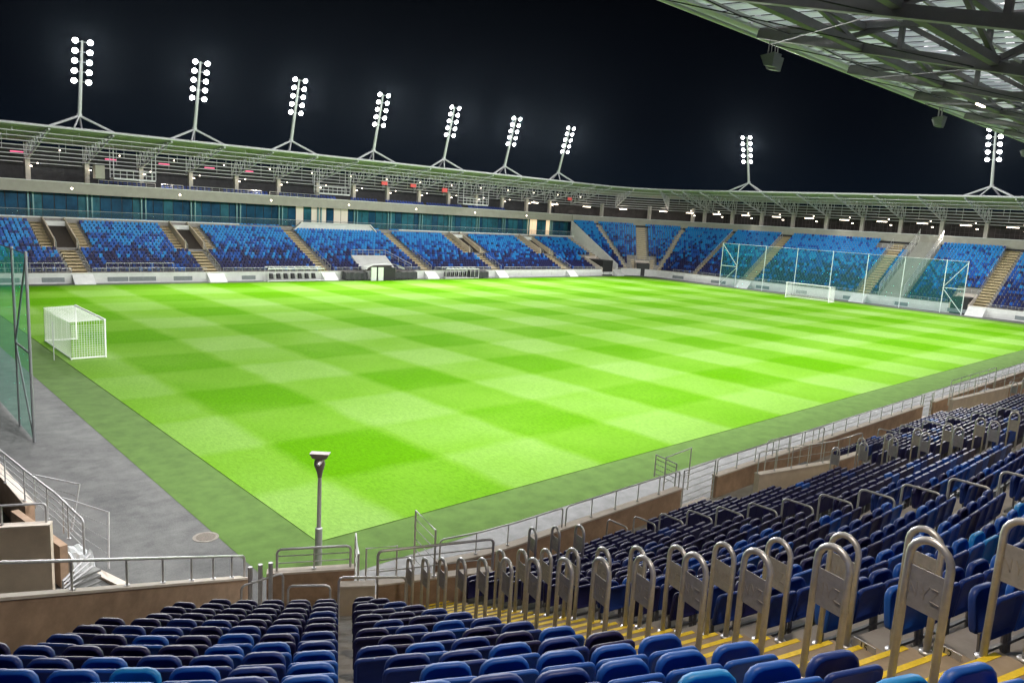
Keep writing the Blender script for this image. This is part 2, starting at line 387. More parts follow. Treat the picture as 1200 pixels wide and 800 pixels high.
q = MB()
for k in range(5): q.box((6.45, -44.1-0.0+k*.35-.1, 0), (8.4, -44.1+.35*(k+1)-.1, 1.55-.3*k))
o = q.build('gap_steps', M_cap); tag(o, 'pale concrete steps leading down to the pitch in the first gap', 'steps')
q = MB()
for k in range(5): q.box((27.85, -44.2+k*.35, 0), (29.2, -44.2+.35*(k+1), 1.55-.3*k))
o = q.build('gap_steps', M_cap); tag(o, 'pale concrete steps in the second gap of the front wall', 'steps')
q = MB()
for k in range(6):
    q.hexa([pt(8.9-.35*(k+1), math.radians(-27), 0), pt(8.9-.35*(k+1), math.radians(-16), 0), pt(8.9-.35*k, math.radians(-16), 0), pt(8.9-.35*k, math.radians(-27), 0)]+
           [v+Vector((0, 0, 1.55-.26*k)) for v in (pt(8.9-.35*(k+1), math.radians(-27)), pt(8.9-.35*(k+1), math.radians(-16)), pt(8.9-.35*k, math.radians(-16)), pt(8.9-.35*k, math.radians(-27)))])
o = q.build('gap_steps', M_cap); tag(o, 'concrete steps down to the pitch through the corner gate', 'steps')
gate('pitch_gate', tuple(pt(8.9, math.radians(-27.2)))[:2]+(0,), math.radians(62), 1.15, 1.6, 1.2, 'open steel gate on the left of the corner steps', nb=5)
gate('pitch_gate', tuple(pt(8.9, math.radians(-15.3)))[:2]+(0,), math.radians(76), 1.3, 1.75, 1.45, 'open steel gate on the right of the corner steps', nb=5)
gate('pitch_gate', tuple(pt(8.2, math.radians(-25.5)))[:2]+(0,), math.radians(-24), .75, 1.6, 1.0, 'narrow barred gate leaf facing the pitch in the corner opening', nb=1)

# vomitory wall in the corner, in front of the yellow stair
def slab_wall(name, p, q_, z0, z1, th, m, label, cat='wall', cap=True):
    p = Vector((*p, 0)); q_ = Vector((*q_, 0)); d = (q_-p).normalized(); nn = Vector((-d.y, d.x, 0))*th/2
    b_ = MB(); Z0 = Vector((0, 0, z0)); Z1 = Vector((0, 0, z1))
    ring = (p-nn, q_-nn, q_+nn, p+nn)
    b_.hexa([v+Z0 for v in ring]+[v+Z1 for v in ring]); o = b_.build(name, m); tag(o, label, cat)
    if cap:
        nn = nn*1.2; ring = (p-nn, q_-nn, q_+nn, p+nn); c = MB(); c.hexa([v+Z1 for v in ring]+[v+Z1+Vector((0, 0, .045)) for v in ring]); c.build('coping', M_cap, o)
    return o
slab_wall('passage_wall', (-5.02, -44.02), (-2.5, -45.02), 1.6, 2.45, .22, M_brown, 'brown passage wall at the foot of the yellow stair')
slab_wall('passage_wall', (-5.75, -43.55), (-5.06, -43.98), 1.6, 2.43, .22, M_cream, 'pale narrow wall panel left of the brown passage wall')
railing('passage_railing', [(-5.05, -44.05, 2.49), (-2.5, -45.05, 2.49)], .76, [.48], 'tall two-bar railing on the passage wall by the corner gate', r=.032, bars=(.72, .36))
# vomitory walls on the straight
def vom(A, B, C_, zt, lab):
    slab_wall('passage_wall', A, B, 1.6, zt, .2, M_cream, 'cream passage wall with railings %s' % lab)
    slab_wall('passage_wall', (B[0]+.02, B[1]-.01), C_, 1.6, zt+.03, .2, M_brown, 'brown end of the passage wall %s' % lab)
    q = MB(); q.box((B[0]-1.5, B[1]+.50, 1.62), (B[0]+.1, B[1]+.95, zt-.25)); o = q.build('stair_opening_shade', M_black); tag(o, 'dark stairway opening behind the cream wall %s' % lab, 'opening')  # solid black box painted as the shade in the stair opening
    railing('passage_railing', [A+(zt+.04,), B+(zt+.04,), C_+(zt+.06,)], .72, [.14, .28, .42, .56, .70, .84], 'railing on the cream passage wall %s' % lab, r=.02, m=M_rail_w, bars=(.5,))
    railing('passage_railing', [(A[0]+1.6, A[1]+.6, zt-.6), (B[0]+1.4, B[1]+1.0, zt-.5)], 1.3, [.2, .4, .6, .8], 'back railing of the stair passage %s' % lab, r=.018, m=M_rail_w, bars=(.5,))
vom((7.9, -46.0), (11.4, -46.82), (13.4, -46.95), 3.08, 'beyond the first gap'); vom((27.0, -45.7), (34.0, -46.3), (36.3, -46.5), 3.08, 'beyond the second gap')

# stairs: half steps with yellow nosings
def stair(name, s, hw, i0, i1, label, m=M_step):
    """s: centre (angle if <0), or None for the wide slanting stair; hw half width in metres"""
    if s is None:
        nv, tv = UO, TO; at = lambda r: sline(r, -1.28)
    else:
        nv = nrm(s); tv = Vector((-nv.y, nv.x, 0)); c0 = Vector((CX+(s if s >= 0 else 0), CY, 0)); at = lambda r: c0+nv*r
    P0 = at(rowr(i0)); root = empty(name, P0); tag(root, label, 'stairs')
    for i in range(i0, i1):
        zl = rowz(i-1) if i > 0 else 1.6
        zh = rowz(i)
        for k, (ra, rb, zz) in enumerate(((rowr(i)-RD*.5, rowr(i), (zl+zh)/2), (rowr(i), rowr(i)+RD*.5, zh+.004))):
            pa = at(ra); pb = at(rb)
            ring = (pa-tv*hw, pa+tv*hw, pb+tv*hw, pb-tv*hw)
            o = MB(); o.hexa([v-P0+Vector((0, 0, zl-.35)) for v in ring]+[v-P0+Vector((0, 0, zz+.003)) for v in ring])
            so = o.build('step', m, root)
            if hw < .3: continue
            h1, h2 = (hw-.06, hw-.06) if k == 0 else (hw-.30, hw-.06)
            ring = (pa-nv*.004-tv*h1, pa-nv*.004+tv*h2, pa+nv*.06+tv*h2, pa+nv*.06-tv*h1)
            o = MB(); o.hexa([v-P0+Vector((0, 0, zz-.028)) for v in ring]+[v-P0+Vector((0, 0, zz+.008)) for v in ring]); o.build('nosing', M_yellow, so)
    return root
stair('yellow_edged_stair', None, 1.26, 0, 17, 'wide concrete stair with bright yellow step edges between the hoop rails')
stair('yellow_edged_stair', 11.05, .85, 4, 15, 'second stair with yellow edges, between the farther rows of hoop rails')
stair('yellow_edged_stair', 30.5, .85, 4, 15, 'third stair far along the near stand')
stair('yellow_edged_stair', A_AB, .22, 0, 15, 'narrow plain stair between the two front seat blocks', M_conc)
q = MB(); q.box((-6.2, -43.25, 1.62), (-4.9, -43.05, 1.66)); 
o = MB(); o.hexa([pt(9.35, math.radians(-38), 1.605), pt(9.35, math.radians(-31), 1.605), pt(9.45, math.radians(-31), 1.605), pt(9.45, math.radians(-38), 1.605)]+[pt(9.35, math.radians(-38), 1.63), pt(9.35, math.radians(-31), 1.63), pt(9.45, math.radians(-31), 1.63), pt(9.45, math.radians(-38), 1.63)])
tag(o.build('floor_marking', M_yellow), 'yellow line on the floor before the low brown wall', 'floor marking')

# ------------------------------------------------------------------ hoop rails
def hoop_meshes():
    w2, h, r = .165, 1.32, .032
    q = MB(); pts = [(0, -w2, -.02)]+[(0, -w2, h-w2)]
    for k in range(1, 9):
        a = PI-PI*k/9; pts.append((0, w2*math.cos(a), h-w2+w2*math.sin(a)))
    pts += [(0, w2, h-w2), (0, w2, .14)]
    q.tube(pts, r, 10)
    q.tube([(0, -w2, -.01), (0, -w2, .015)], .065, 10); q.tube([(0, w2, .16), (0, w2, .185)], .065, 10)
    f = q.mesh('frame', M_steel, True)
    q = MB(); z0, z1 = h-.58, h-.24
    q.box((-.004, -w2, z0), (.004, w2, z1)); p = q.mesh('plate', mat('plate_steel', (.46, .46, .47), .5, metal=.5, noise=.15, nscale=18))
    # cut-out emblem: slanting strokes
    q = MB(); zc = (z0+z1)/2; S = .065
    strokes = [(-.13, -.9, -.13, .7), (-.13, .7, -.07, -.9), (-.07, -.9, -.07, .9), (-.035, .9, -.005, -.2), (-.005, -.2, .03, .9), (-.005, -.2, -.005, -.9), (.05, .8, .10, .8), (.10, .8, .05, -.8), (.05, -.8, .12, -.9)]
    for y0, a, y1, c in strokes:
        for sx_ in (-.0055, .0055):
            q.beam((sx_, y0, zc+a*S), (sx_, y1, zc+c*S), .003, .012, upv=(0, 1, .2))
    e = q.mesh('emblem', mat('emblem_cutout', (.46, .44, .42), .5, metal=.5))
    return f, p, e
HF, HP, HE = hoop_meshes()
def hoop(P, s, label, group, emblem=True):
    nv = UO if s is None else nrm(s)   # local +y -> outward (nv)
    root = empty('hoop_rail', P, math.atan2(nv.y, nv.x)-PI/2); tag(root, label, 'handrail', group)
    inst(HF, 'frame', root); pl = inst(HP, 'plate', root)
    if emblem: inst(HE, 'emblem', pl)
    return root
G1 = 'hoop rails along the middle of the yellow stair'; G2 = 'hoop rails on the right side of the yellow stair'
nvS, tvS = UO, TO
for i in range(1, 15):
    k = 14-i; z = rowz(i)-.02
    hoop(sline(rowr(i)+.1, -1.42)+Vector((0, 0, z)), None, '%s hoop rail in the middle line of the yellow stair, counted from the camera' % ORD[k], G1)
    if i > 2: hoop(sline(rowr(i)+.1, -.22)+Vector((0, 0, z)), None, '%s hoop rail in the right-hand line of the yellow stair, counted from the camera' % ORD[k], G2)
for k, (x, y, z) in enumerate(((-1.5, -45.35, 2.25), (-1.5, -46.1, 2.55), (-1.7, -47.0, 2.95))):
    hoop(Vector((x, y, z-.2)), None, '%s of three small hoop rails at the foot of the right block' % ('front', 'middle', 'rear')[k], 'small hoop rails at the foot of the right block')
for (s0, tagl) in ((11.05, 'second stair'), (30.5, 'third stair')):
    for side, nm in ((-1, 'left'), (1, 'right')):
        for i in range(3, 15):
            x = pt(rowr(i)+.12, s0+side*.95, rowz(i)-.02)
            hr = hoop(x, 1., '%s hoop rail up the %s side of the %s, counted from the wall' % (first(i-3), nm, tagl), 'hoop rails on the %s side of the %s' % (nm, tagl), emblem=False); hr.scale = (.8, .72, .95)

# U rails in the narrow gangways
q = MB(); L, H, c = .72, 1.1, .10
pts = [(0, 0, -.02), (0, 0, H-c)]+[(0, c-c*math.cos(a), H-c+c*math.sin(a)) for a in (PI/6, PI/3, PI/2)]+[(0, L-c+c*math.sin(a), H-c+c*math.cos(a)) for a in (0, PI/6, PI/3, PI/2)]+[(0, L, .2)]
q.tube(pts, .024, 8)
UM = q.mesh('gangway_rail', M_rail_w, True)
def urail(P, s, label, group, rz=None):
    nv = nrm(s); o = inst(UM, 'gangway_rail'); o.location = P; o.rotation_euler[2] = (math.atan2(nv.y, nv.x)-PI/2) if rz is None else rz
    tag(o, label, 'handrail', group)
for i in range(-1, 12):
    r = 9.42 if i < 0 else 10.33+.83*(i)
    P = pt(r, U_S, fz(r)); P.z = fz(r)
    urail(P, 1., '%s arched gangway rail from the front wall, in the line right of the yellow stair' % first(i+1), 'gangway rails in the line right of the yellow stair')
for s0, nm in ((U2, 'middle'), (U2+19, 'far')):
    for i in range(0, 13):
        r = 10.33+.83*i; urail(pt(r, s0, fz(r)), 1., '%s rail from the wall in the %s gangway between the farther seat blocks' % (first(i), nm), 'gangway rails in the %s gangway' % nm)
# short U rails before the corner opening
FR = [((-7.7, -42.94), (-6.74, -42.9)), ((-6.92, -43.5), (-6.2, -44.0)), ((-6.7, -45.2), (-5.2, -45.35))]
for k, (a, c) in enumerate(FR):
    zb = fz(10.2) if k < 2 else fz(11.2); a = Vector((*a, zb)); c = Vector((*c, zb))
    if k == 2: a.z += .38
    railing('barrier_rail', [a, c], 1.06, [], ['leftmost of the three arched barrier rails above the yellow line', 'middle arched barrier rail above the yellow line', 'wide arched barrier rail at the front of the middle seat block'][k], r=.026)
for k, (x, y) in enumerate(((-7.47, -42.86), (-7.25, -42.87), (-7.04, -42.92))):
    o = MB(); o.tube([(0, 0, 0), (0, 0, 1.5)], .05, 8); b_ = o.build('steel_post', M_steel, loc=(x, y, 1.6), smooth=True)
    tag(b_, ['leftmost of three upright steel posts beside the raking wall', 'middle upright steel post beside the raking wall', 'rightmost of three upright steel posts beside the raking wall'][k], 'post')

# ------------------------------------------------------------------ seats
def rrect(w, h, r, n=4, top_only=False):
    """rounded rectangle outline in (x,z), from z=0 to h, x in +-w/2"""
    out = []
    for cx, cz, a0 in ((w/2-r, h-r, 0), (-w/2+r, h-r, PI/2), (-w/2+r*.4, r*.4, PI), (w/2-r*.4, r*.4, 1.5*PI)):
        rr = r if cz > h/2 else r*.4
        for k in range(n+1):
            a = a0+PI/2*k/n; out.append((cx+rr*math.cos(a), cz+rr*math.sin(a)))
    return out
def shell(w, h, r, t, dish, lean, z0, y0, n=4):
    """plastic shell: outline ring, rolled rim, recessed back. +y is toward the pitch"""
    q = MB(); ol = rrect(w, h, r, n); N = len(ol)
    def P(x, z, y): return (x, y0+y+lean*(z/h), z0+z)
    def sc_(k, off): 
        return [(x*(1-2*k/w), h/2+(z-h/2)*(1-2*k/h), off) for x, z in ol]
    rings = [sc_(.014, 0), sc_(0, .012), sc_(0, t-.012), sc_(.012, t), ]
    back = [sc_(.026, .004), sc_(.04, dish)]
    allr = list(reversed(back))+rings+[sc_(.05, t-.004)]
    idx = []
    for R in allr:
        k = len(q.v); idx.append(k)
        q.v += [P(x, z, y) for x, z, y in R]
    for a, b_ in zip(idx, idx[1:]):
        for j in range(N):
            q.f.append((a+j, b_+j, b_+(j+1) % N, a+(j+1) % N)); q.m.append(0)
    q.f.append(tuple(idx[0]+j for j in range(N))); q.m.append(0)
    q.f.append(tuple(idx[-1]+j for j in reversed(range(N)))); q.m.append(0)
    return q
SB, SPAN = [], []
for m in M_SEAT:
    SB.append(shell(.474, .44, .06, .055, .035, -.05, .38, -.02, 3).mesh('backrest', m, True))
    SPAN.append(shell(.42, .42, .11, .07, .02, .05, .40, .065, 3).mesh('seat_pan', m, True))
q = MB()
for x in (-.20, .20):
    q.beam((x, .02, .05), (x, .05, .44), .022, .05)
    q.beam((x, .03, .10), (x, -.16, .12), .022, .05)
q.beam((-.235, .04, .24), (.235, .04, .24), .04, .03)
SFR = q.mesh('bracket', mat('seat_bracket_steel', (.20, .20, .21), .45, metal=.6))
GS = 'folding stadium seats in the near stand'
blocks = {}
def tooclose(lat, c, w): return abs(lat-c) < w
near_seats = []   # (row, s, block)
PITCHW = .485
for i in range(NR):
    rs = rowr(i)+.60
    if i > 15: continue
    # angular part blocks: A (left), B (between narrow gangway and stair), C (right of stair to U rails incl. straight)
    def ang(m): return m/rs
    dA0 = S_L+ang(.35); 
    # left limit: the raking wall
    segs = [('A', S_L, A_AB+ang(.06)), ('B', A_AB+ang(.19), min(-.001, sang(rs, -2.50)))]
    for nm, a0, a1 in segs:
        k = 0; s = a1-ang(PITCHW/2)
        while s-ang(PITCHW/2) > a0:
            P = pt(rs, s)
            # side of the raking wall
            dd = (wl1-wl0); side = (dd.x*(P.y-wl0.y)-dd.y*(P.x-wl0.x))/dd.length
            if nm == 'A' and side < .40: pass
            elif rs < 11.7 and nm == 'A' : pass
            elif nm == 'B' and rs < 12.2 and s > math.radians(-28.5): pass
            else: near_seats.append((i, s, nm, k))
            k += 1; s -= ang(PITCHW)
    # block C: arc from stair to 0 then straight
    A_C = sang(rs, .03); k = 0; m = PITCHW/2; arc = -A_C*rs
    tot = arc+U_S-.42
    while m+PITCHW/2 < tot:
        s = A_C+m/rs if m < arc else (m-arc)
        if s == 0: s = 1e-4
        near_seats.append((i, s, 'C', k)); k += 1; m += PITCHW
    for nm, s0, s1 in (('D', U_S+.35, ST2[0]-.1), ('E', ST2[1]+.1, U2-.4), ('F', U2+.4, 29.4), ('G', 31.6, 38.2), ('H', 39.0, 50.0), ('I', 52., S_END-1)):
        k = 0; s = s0+PITCHW/2
        while s+PITCHW/2 < s1:
            ok = True
            if V1[0] < s < V1[1] and rs < V1[2]: ok = False
            if V2[0] < s < V2[1] and rs < V2[2]: ok = False
            if 6.2 < s < 8.0 and rs < 11.6: ok = False
            if ok: near_seats.append((i, s, nm, k))
            k += 1; s += PITCHW
    # seats closing over the lower part of stair 2
    if i < 3:
        pass
def seat_frame(i, s):
    rs = rowr(i)+.60; nv = nrm(s); P = pt(rs, s, rowz(i))
    return P, math.atan2(nv.y, nv.x)+PI/2      # local +y toward pitch
def seat_colour(i, vis=0):
    t = i+random.gauss(0, .6)
    p = random.random()
    if t < 6: return 0 if p < .93 else (1 if p < .97 else 2)
    if t < 9.5: return 0 if p < .34 else (1 if p < .80 else 2)
    if t < 12.5: return 0 if p < .02 else (1 if p < .46 else (2 if p < .92 else 3))
    return 0 if p < .005 else (1 if p < .2 else (2 if p < .80 else 3))
cand = []
for (i, s, nm, k) in near_seats:
    P, rz = seat_frame(i, s); pr = project(P+Vector((0, 0, .78))); pb = project(P+Vector((0, 0, .4)))
    c = seat_colour(i)
    if (P+Vector((0, 0, .6))-CAM).length < 3.6: continue
    vis = pr and -25 < pr[0] < 1225 and pr[1] < 900 and pr[1] > 0
    cand.append((pr[2] if vis else 1e6, i, s, nm, k, c, P, rz, pr))
cand.sort(key=lambda t: t[0])
BN = {'A': 'left block', 'B': 'middle block', 'C': 'right block', 'D': 'far right block'}
BE = {'A': 'narrow gangway', 'B': 'yellow stair', 'C': 'yellow stair', 'D': 'arched rails'}
rest = []
n_ind = 0
minrow = {}
for d_, i, s, nm, k, c, P, rz, pr in cand:
    if n_ind < 300 and d_ < 1e5 and nm in BN:
        lab = '%s folding seat, %s from the %s, %s row up, %s' % (COLN[c], first(k), BE[nm], first(i), BN[nm])
        root = empty('stadium_seat', P, rz); tag(root, lab, 'seat', GS)
        root.rotation_euler[2] += random.gauss(0, .012); a = inst(SB[c], 'backrest', root); sp_ = inst(SPAN[c], 'seat_pan', root); sp_.rotation_euler[0] = random.gauss(0, .03); inst(SFR, 'bracket', root)
        n_ind += 1
    elif d_ < 1e5 or True:
        rest.append((c, P, rz))
# one low-cost seat repeated into a single mesh
def seat_template(detail):
    q = MB()
    if detail:
        o = [(-.236, .0), (-.236, .39), (-.19, .44), (.19, .44), (.236, .39), (.236, .0)]
        def prism(o, y0, y1, z0, lean, sx=1.):
            k = len(q.v); n_ = len(o)
            for y in (y0, y1): q.v.extend([(x*sx, y+lean*z, z0+z) for x, z in o])
            q.f.append(tuple(k+j for j in range(n_))); q.f.append(tuple(k+n_+j for j in reversed(range(n_)))); q.m += [0, 0]
            for j in range(n_): q.f.append((k+j, k+n_+j, k+n_+(j+1) % n_, k+(j+1) % n_)); q.m.append(0)
        prism(o, -.02, .03, .38, -.10); prism(o, .07, .13, .36, .10, .9)
        q.box((-.21, .0, .05), (-.18, .1, .45), 1); q.box((.18, .0, .05), (.21, .1, .45), 1)
    else:
        q.hexa([(-.21, -.02, .36), (.21, -.02, .36), (.21, .03, .36), (-.21, .03, .36), (-.19, -.06, .82), (.19, -.06, .82), (.19, -.01, .82), (-.19, -.01, .82)], 0, skip=(0,))
        q.hexa([(-.19, .08, .30), (.19, .08, .30), (.19, .14, .34), (-.19, .14, .34), (-.17, .10, .74), (.17, .10, .74), (.17, .15, .72), (-.17, .15, .72)], 0, skip=(0,))
    return q
def replicate(items, tmpl):
    V = np.array(tmpl.v); nf = len(tmpl.f); nv = len(V)
    allv = np.empty((len(items)*nv, 3)); faces = []; mi = []
    for j, (c, P, rz) in enumerate(items):
        cs, sn = math.cos(rz), math.sin(rz)
        allv[j*nv:(j+1)*nv, 0] = V[:, 0]*cs-V[:, 1]*sn+P[0]
        allv[j*nv:(j+1)*nv, 1] = V[:, 0]*sn+V[:, 1]*cs+P[1]
        allv[j*nv:(j+1)*nv, 2] = V[:, 2]+P[2]
        off = j*nv
        for f, m in zip(tmpl.f, tmpl.m):
            faces.append([x+off for x in f]); mi.append(c if m == 0 else 4)
    return allv.tolist(), faces, mi

# ------------------------------------------------------------------ far and end stands (one bowl)
YF = 41.2; XE = 114.2
CC = Vector((108.0, 35.0)); RC = 6.2
def fp(L, r, z=0.):
    """L: ('F', x) | ('C', angle 0..90deg) | ('E', y);  r: distance behind the front line"""
    k, v = L
    if k == 'F': return Vector((v, YF+r, z))
    if k == 'E': return Vector((XE+r, v, z))
    a = math.radians(v); return Vector((CC.x+(RC+r)*math.sin(a), CC.y+(RC+r)*math.cos(a), z))
def fn(L):
    k, v = L
    if k == 'F': return Vector((0, 1, 0))
    if k == 'E': return Vector((1, 0, 0))
    a = math.radians(v); return Vector((math.sin(a), math.cos(a), 0))
NF, DF, HF_ = 17, .785, .335
NE, DE, HE_ = 22, .62, .405
def fr(i): return .75+DF*i
def frz(i): return 1.0+HF_*i
def er(i): return .75+DE*i
def erz(i): return 1.25+HE_*i
far = empty('far_grandstand', (0, YF, 0)); tag(far, 'long far grandstand across the pitch with glass lounges and a steel roof', 'grandstand')
end = empty('end_grandstand', (XE, 0, 0)); tag(end, 'grandstand behind the far goal and round the corner with blue seats', 'grandstand')
def par(o, root):
    o.parent = root; o.matrix_parent_inverse = Matrix.Translation(-root.location); return o
ECURVE = [('C', a) for a in (0, 9, 18, 27, 36, 45, 54, 63, 72, 81, 90)]+[('E', -44.)]
def sweep(q, curve, ra, za, rb, zb, m=0):
    for a, c in zip(curve, curve[1:]):
        q.face([fp(a, ra, za), fp(c, ra, za), fp(c, rb, zb), fp(a, rb, zb)], m)
def sweepbox(q, curve, ra, rb, z0, z1, m=0):
    for a, c in zip(curve, curve[1:]):
        q.hexa([fp(a, ra, z0), fp(c, ra, z0), fp(c, rb, z0), fp(a, rb, z0), fp(a, ra, z1), fp(c, ra, z1), fp(c, rb, z1), fp(a, rb, z1)], m)
q = MB(); FC = [('F', -14.), ('F', 108.0)]
pr_ = [(0.2, .9)]
for i in range(NF): pr_ += [(fr(i), frz(i)), (fr(i+1), frz(i))]
for (a, b_), (c, d) in zip([(0.2, .95), (fr(0), .95)]+pr_[1:], [(fr(0), .95)]+pr_[1:]): sweep(q, FC, a, b_, c, d)
par(q.build('terrace', M_conc), far)
q = MB(); pr_ = [(.2, 1.2), (er(0), 1.2)]
for i in range(NE): pr_ += [(er(i), erz(i)), (er(i+1), erz(i))]
for (a, b_), (c, d) in zip(pr_, pr_[1:]): sweep(q, ECURVE, a, b_, c, d)
par(q.build('terrace', M_conc), end)
# side wall where the taller corner seats start
q = MB(); q.hexa([(107.6, YF+1, .2), (108.0, YF+1, .2), (108.0, YF+14.5, .2), (107.6, YF+14.5, .2), (107.6, YF+1, 2.2), (108.0, YF+1, 2.2), (108.0, YF+14.5, 10.3), (107.6, YF+14.5, 10.3)])
par(q.build('dividing_wall', M_conc_w), far)
# front walls with board panels
q = MB(); q.box((-14, YF, 0), (107.9, YF+.2, 1.22)); par(q.build('front_wall', M_conc_w), far)
q = MB(); sweepbox(q, ECURVE, 0, .2, 0, 1.42); par(q.build('front_wall', M_conc_w), end)
x = -12.
k = 0
while x < 106:
    L_ = random.choice((2.4, 3.2, 2.0))
    if not any(abs(x+L_/2-c) < 2.2 for c in (9.4, 24.7, 41.1, 59.4, 74.5, 92.6)) and not (29 < x < 57) and not (60.5 < x < 72):
        o = MB(); o.box((x+.06, YF-.06, .2), (x+L_-.06, YF-.003, .72)); par(o.build('board_panel', M_adp if (k % 3 and x < 30) else M_adw), far)
    x += L_; k += 1
y = 33.; k = 0
while y > -43:
    L_ = random.choice((2.2, 2.8, 3.4))
    o = MB(); o.box((XE-.06, y-L_+.1, .2), (XE-.003, y-.1, .75)); par(o.build('board_panel', M_adw if k % 3 else M_adp), end)
    y -= L_; k += 1

def aisle_steps(curveL, root, r0f, z0f, i0, i1, hw, depth, lat=0.):
    """pale tan steps of an aisle"""
    nv = fn(curveL); tv = Vector((-nv.y, nv.x, 0))
    q = MB()
    for i in range(i0, i1):
        for k in range(2):
            ra = r0f(i)-depth*.5+depth*.5*k; zz = (z0f(i-1)+z0f(i))/2+.006 if k == 0 else z0f(i)+.012
            a = fp(curveL, ra)+tv*lat; c = a+nv*depth*.5
            ring = (a-tv*hw, a+tv*hw, c+tv*hw, c-tv*hw)
            q.hexa([v+Vector((0, 0, zz-.25)) for v in ring]+[v+Vector((0, 0, zz)) for v in ring], 0)
            ring = (a-nv*.01-tv*hw, a-nv*.01+tv*hw, a+nv*.07+tv*hw, a+nv*.07-tv*hw)
            q.hexa([v+Vector((0, 0, zz-.04)) for v in ring]+[v+Vector((0, 0, zz+.012)) for v in ring], 1)
    return par(q.build('stair', [mat('far_stair_tan', (.52, .43, .30), .85, noise=.12, nscale=3), mat('far_nosing', (.62, .50, .26), .7)]), root)
def rail_line(root, pts, h, n, name='railing', r=.03, m=None, mid=True):
    q = MB(); P = [Vector(p) for p in pts]; Z = Vector((0, 0, h))
    q.tube([p+Z for p in P], r, 5)
    if mid: q.tube([p+Z*.5 for p in P], r*.5, 4)
    tot = sum((b_-a).length for a, b_ in zip(P, P[1:]))
    for k in range(n+1):
        x = tot*k/n
        for a, b_ in zip(P, P[1:]):
            Ls = (b_-a).length
            if x <= Ls+1e-4: p = a+(b_-a)*(x/Ls); break
            x -= Ls
        q.tube([p, p+Z], r*.9, 4)
    return par(q.build(name, m or M_rail_w), root)
# far aisles: (x, has_vomitory)
FA = [(-7.0, True), (9.4, True), (24.9, True), (41.2, False), (59.5, False), (74.7, True), (92.6, True), (106.4, False)]
excl = []    # (x0,x1,i0,i1)
for x, v in FA:
    hw = .85 if v else .8
    aisle_steps(('F', x), far, fr, frz, 0, (8 if v else NF), hw, DF)
    excl.append((x-hw-.1, x+hw+.1, 0, NF))
    if v:
        # opening with side walls and flanking stairs
        for sgn in (-1, 1):
            aisle_steps(('F', x), far, fr, frz, 7, NF, .62, DF, lat=sgn*2.0)
            q = MB(); xx = x+sgn*1.22
            q.hexa([(xx-.09, YF+fr(8), 3.2), (xx+.09, YF+fr(8), 3.2), (xx+.09, YF+fr(16), 3.2), (xx-.09, YF+fr(16), 3.2), (xx-.09, YF+fr(8), frz(8)+.95), (xx+.09, YF+fr(8), frz(8)+.95), (xx+.09, YF+fr(16), frz(16)+.75), (xx-.09, YF+fr(16), frz(16)+.75)])
            par(q.build('passage_wall', M_cream), far)
            rail_line(far, [(xx, YF+fr(7), frz(7)), (xx, YF+fr(8)+.2, frz(8)+.3)], .95, 2)
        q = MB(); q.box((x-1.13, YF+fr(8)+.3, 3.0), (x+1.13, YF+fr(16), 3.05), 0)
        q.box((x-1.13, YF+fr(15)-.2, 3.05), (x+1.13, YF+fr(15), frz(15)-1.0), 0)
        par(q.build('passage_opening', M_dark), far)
        q = MB(); q.box((x-1.3, YF+fr(15)-.3, frz(15)-1.0), (x+1.3, YF+fr(15)+.1, frz(16)+.3)); par(q.build('lintel', M_conc_w), far)
        # dark panel painted as passage shade over the terrace faces between the flanking walls
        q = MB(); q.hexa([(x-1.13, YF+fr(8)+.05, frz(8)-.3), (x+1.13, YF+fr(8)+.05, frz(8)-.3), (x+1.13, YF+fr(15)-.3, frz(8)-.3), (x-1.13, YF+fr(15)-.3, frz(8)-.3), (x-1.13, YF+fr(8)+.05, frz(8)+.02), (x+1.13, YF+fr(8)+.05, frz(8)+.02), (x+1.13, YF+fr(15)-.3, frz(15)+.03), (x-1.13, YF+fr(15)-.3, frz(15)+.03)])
        par(q.build('passage_shadow_panel', mat('passage_shade_brown', (.045, .035, .03), .9, noise=.3)), far)
        excl.append((x-2.75, x+2.75, 7, NF))
    # aisle hand rails
    rail_line(far, [(x+hw+.1, YF+fr(0), frz(0)), (x+hw+.1, YF+fr(7), frz(7))], .95, 7, r=.028)
    # little lower stair from pitch
    q = MB(); q.hexa([(x-1.1, YF-1.3, 0), (x+1.1, YF-1.3, 0), (x+1.1, YF, 0), (x-1.1, YF, 0), (x-1.1, YF-1.25, .12), (x+1.1, YF-1.25, .12), (x+1.1, YF-.005, 1.1), (x-1.1, YF-.005, 1.1)])
    par(q.build('pitch_ramp', M_conc_w), far)
# front rail of the far stand
xs = sorted([a for a, _ in FA]); prev = -13.
for x in xs:
    if x-1.1 > prev: rail_line(far, [(prev, YF+.1, 1.22), (x-1.1, YF+.1, 1.22)], .52, max(2, int((x-1.1-prev)/1.25)), r=.032)
    prev = x+1.1
rail_line(far, [(12.2, YF+.9, 1.3), (20.0, YF+.9, 1.3)], 1.0, 6, r=.04)
rail_line(far, [(-3, YF+.9, 1.3), (8.0, YF+.9, 1.3)], 1.0, 9, r=.04)
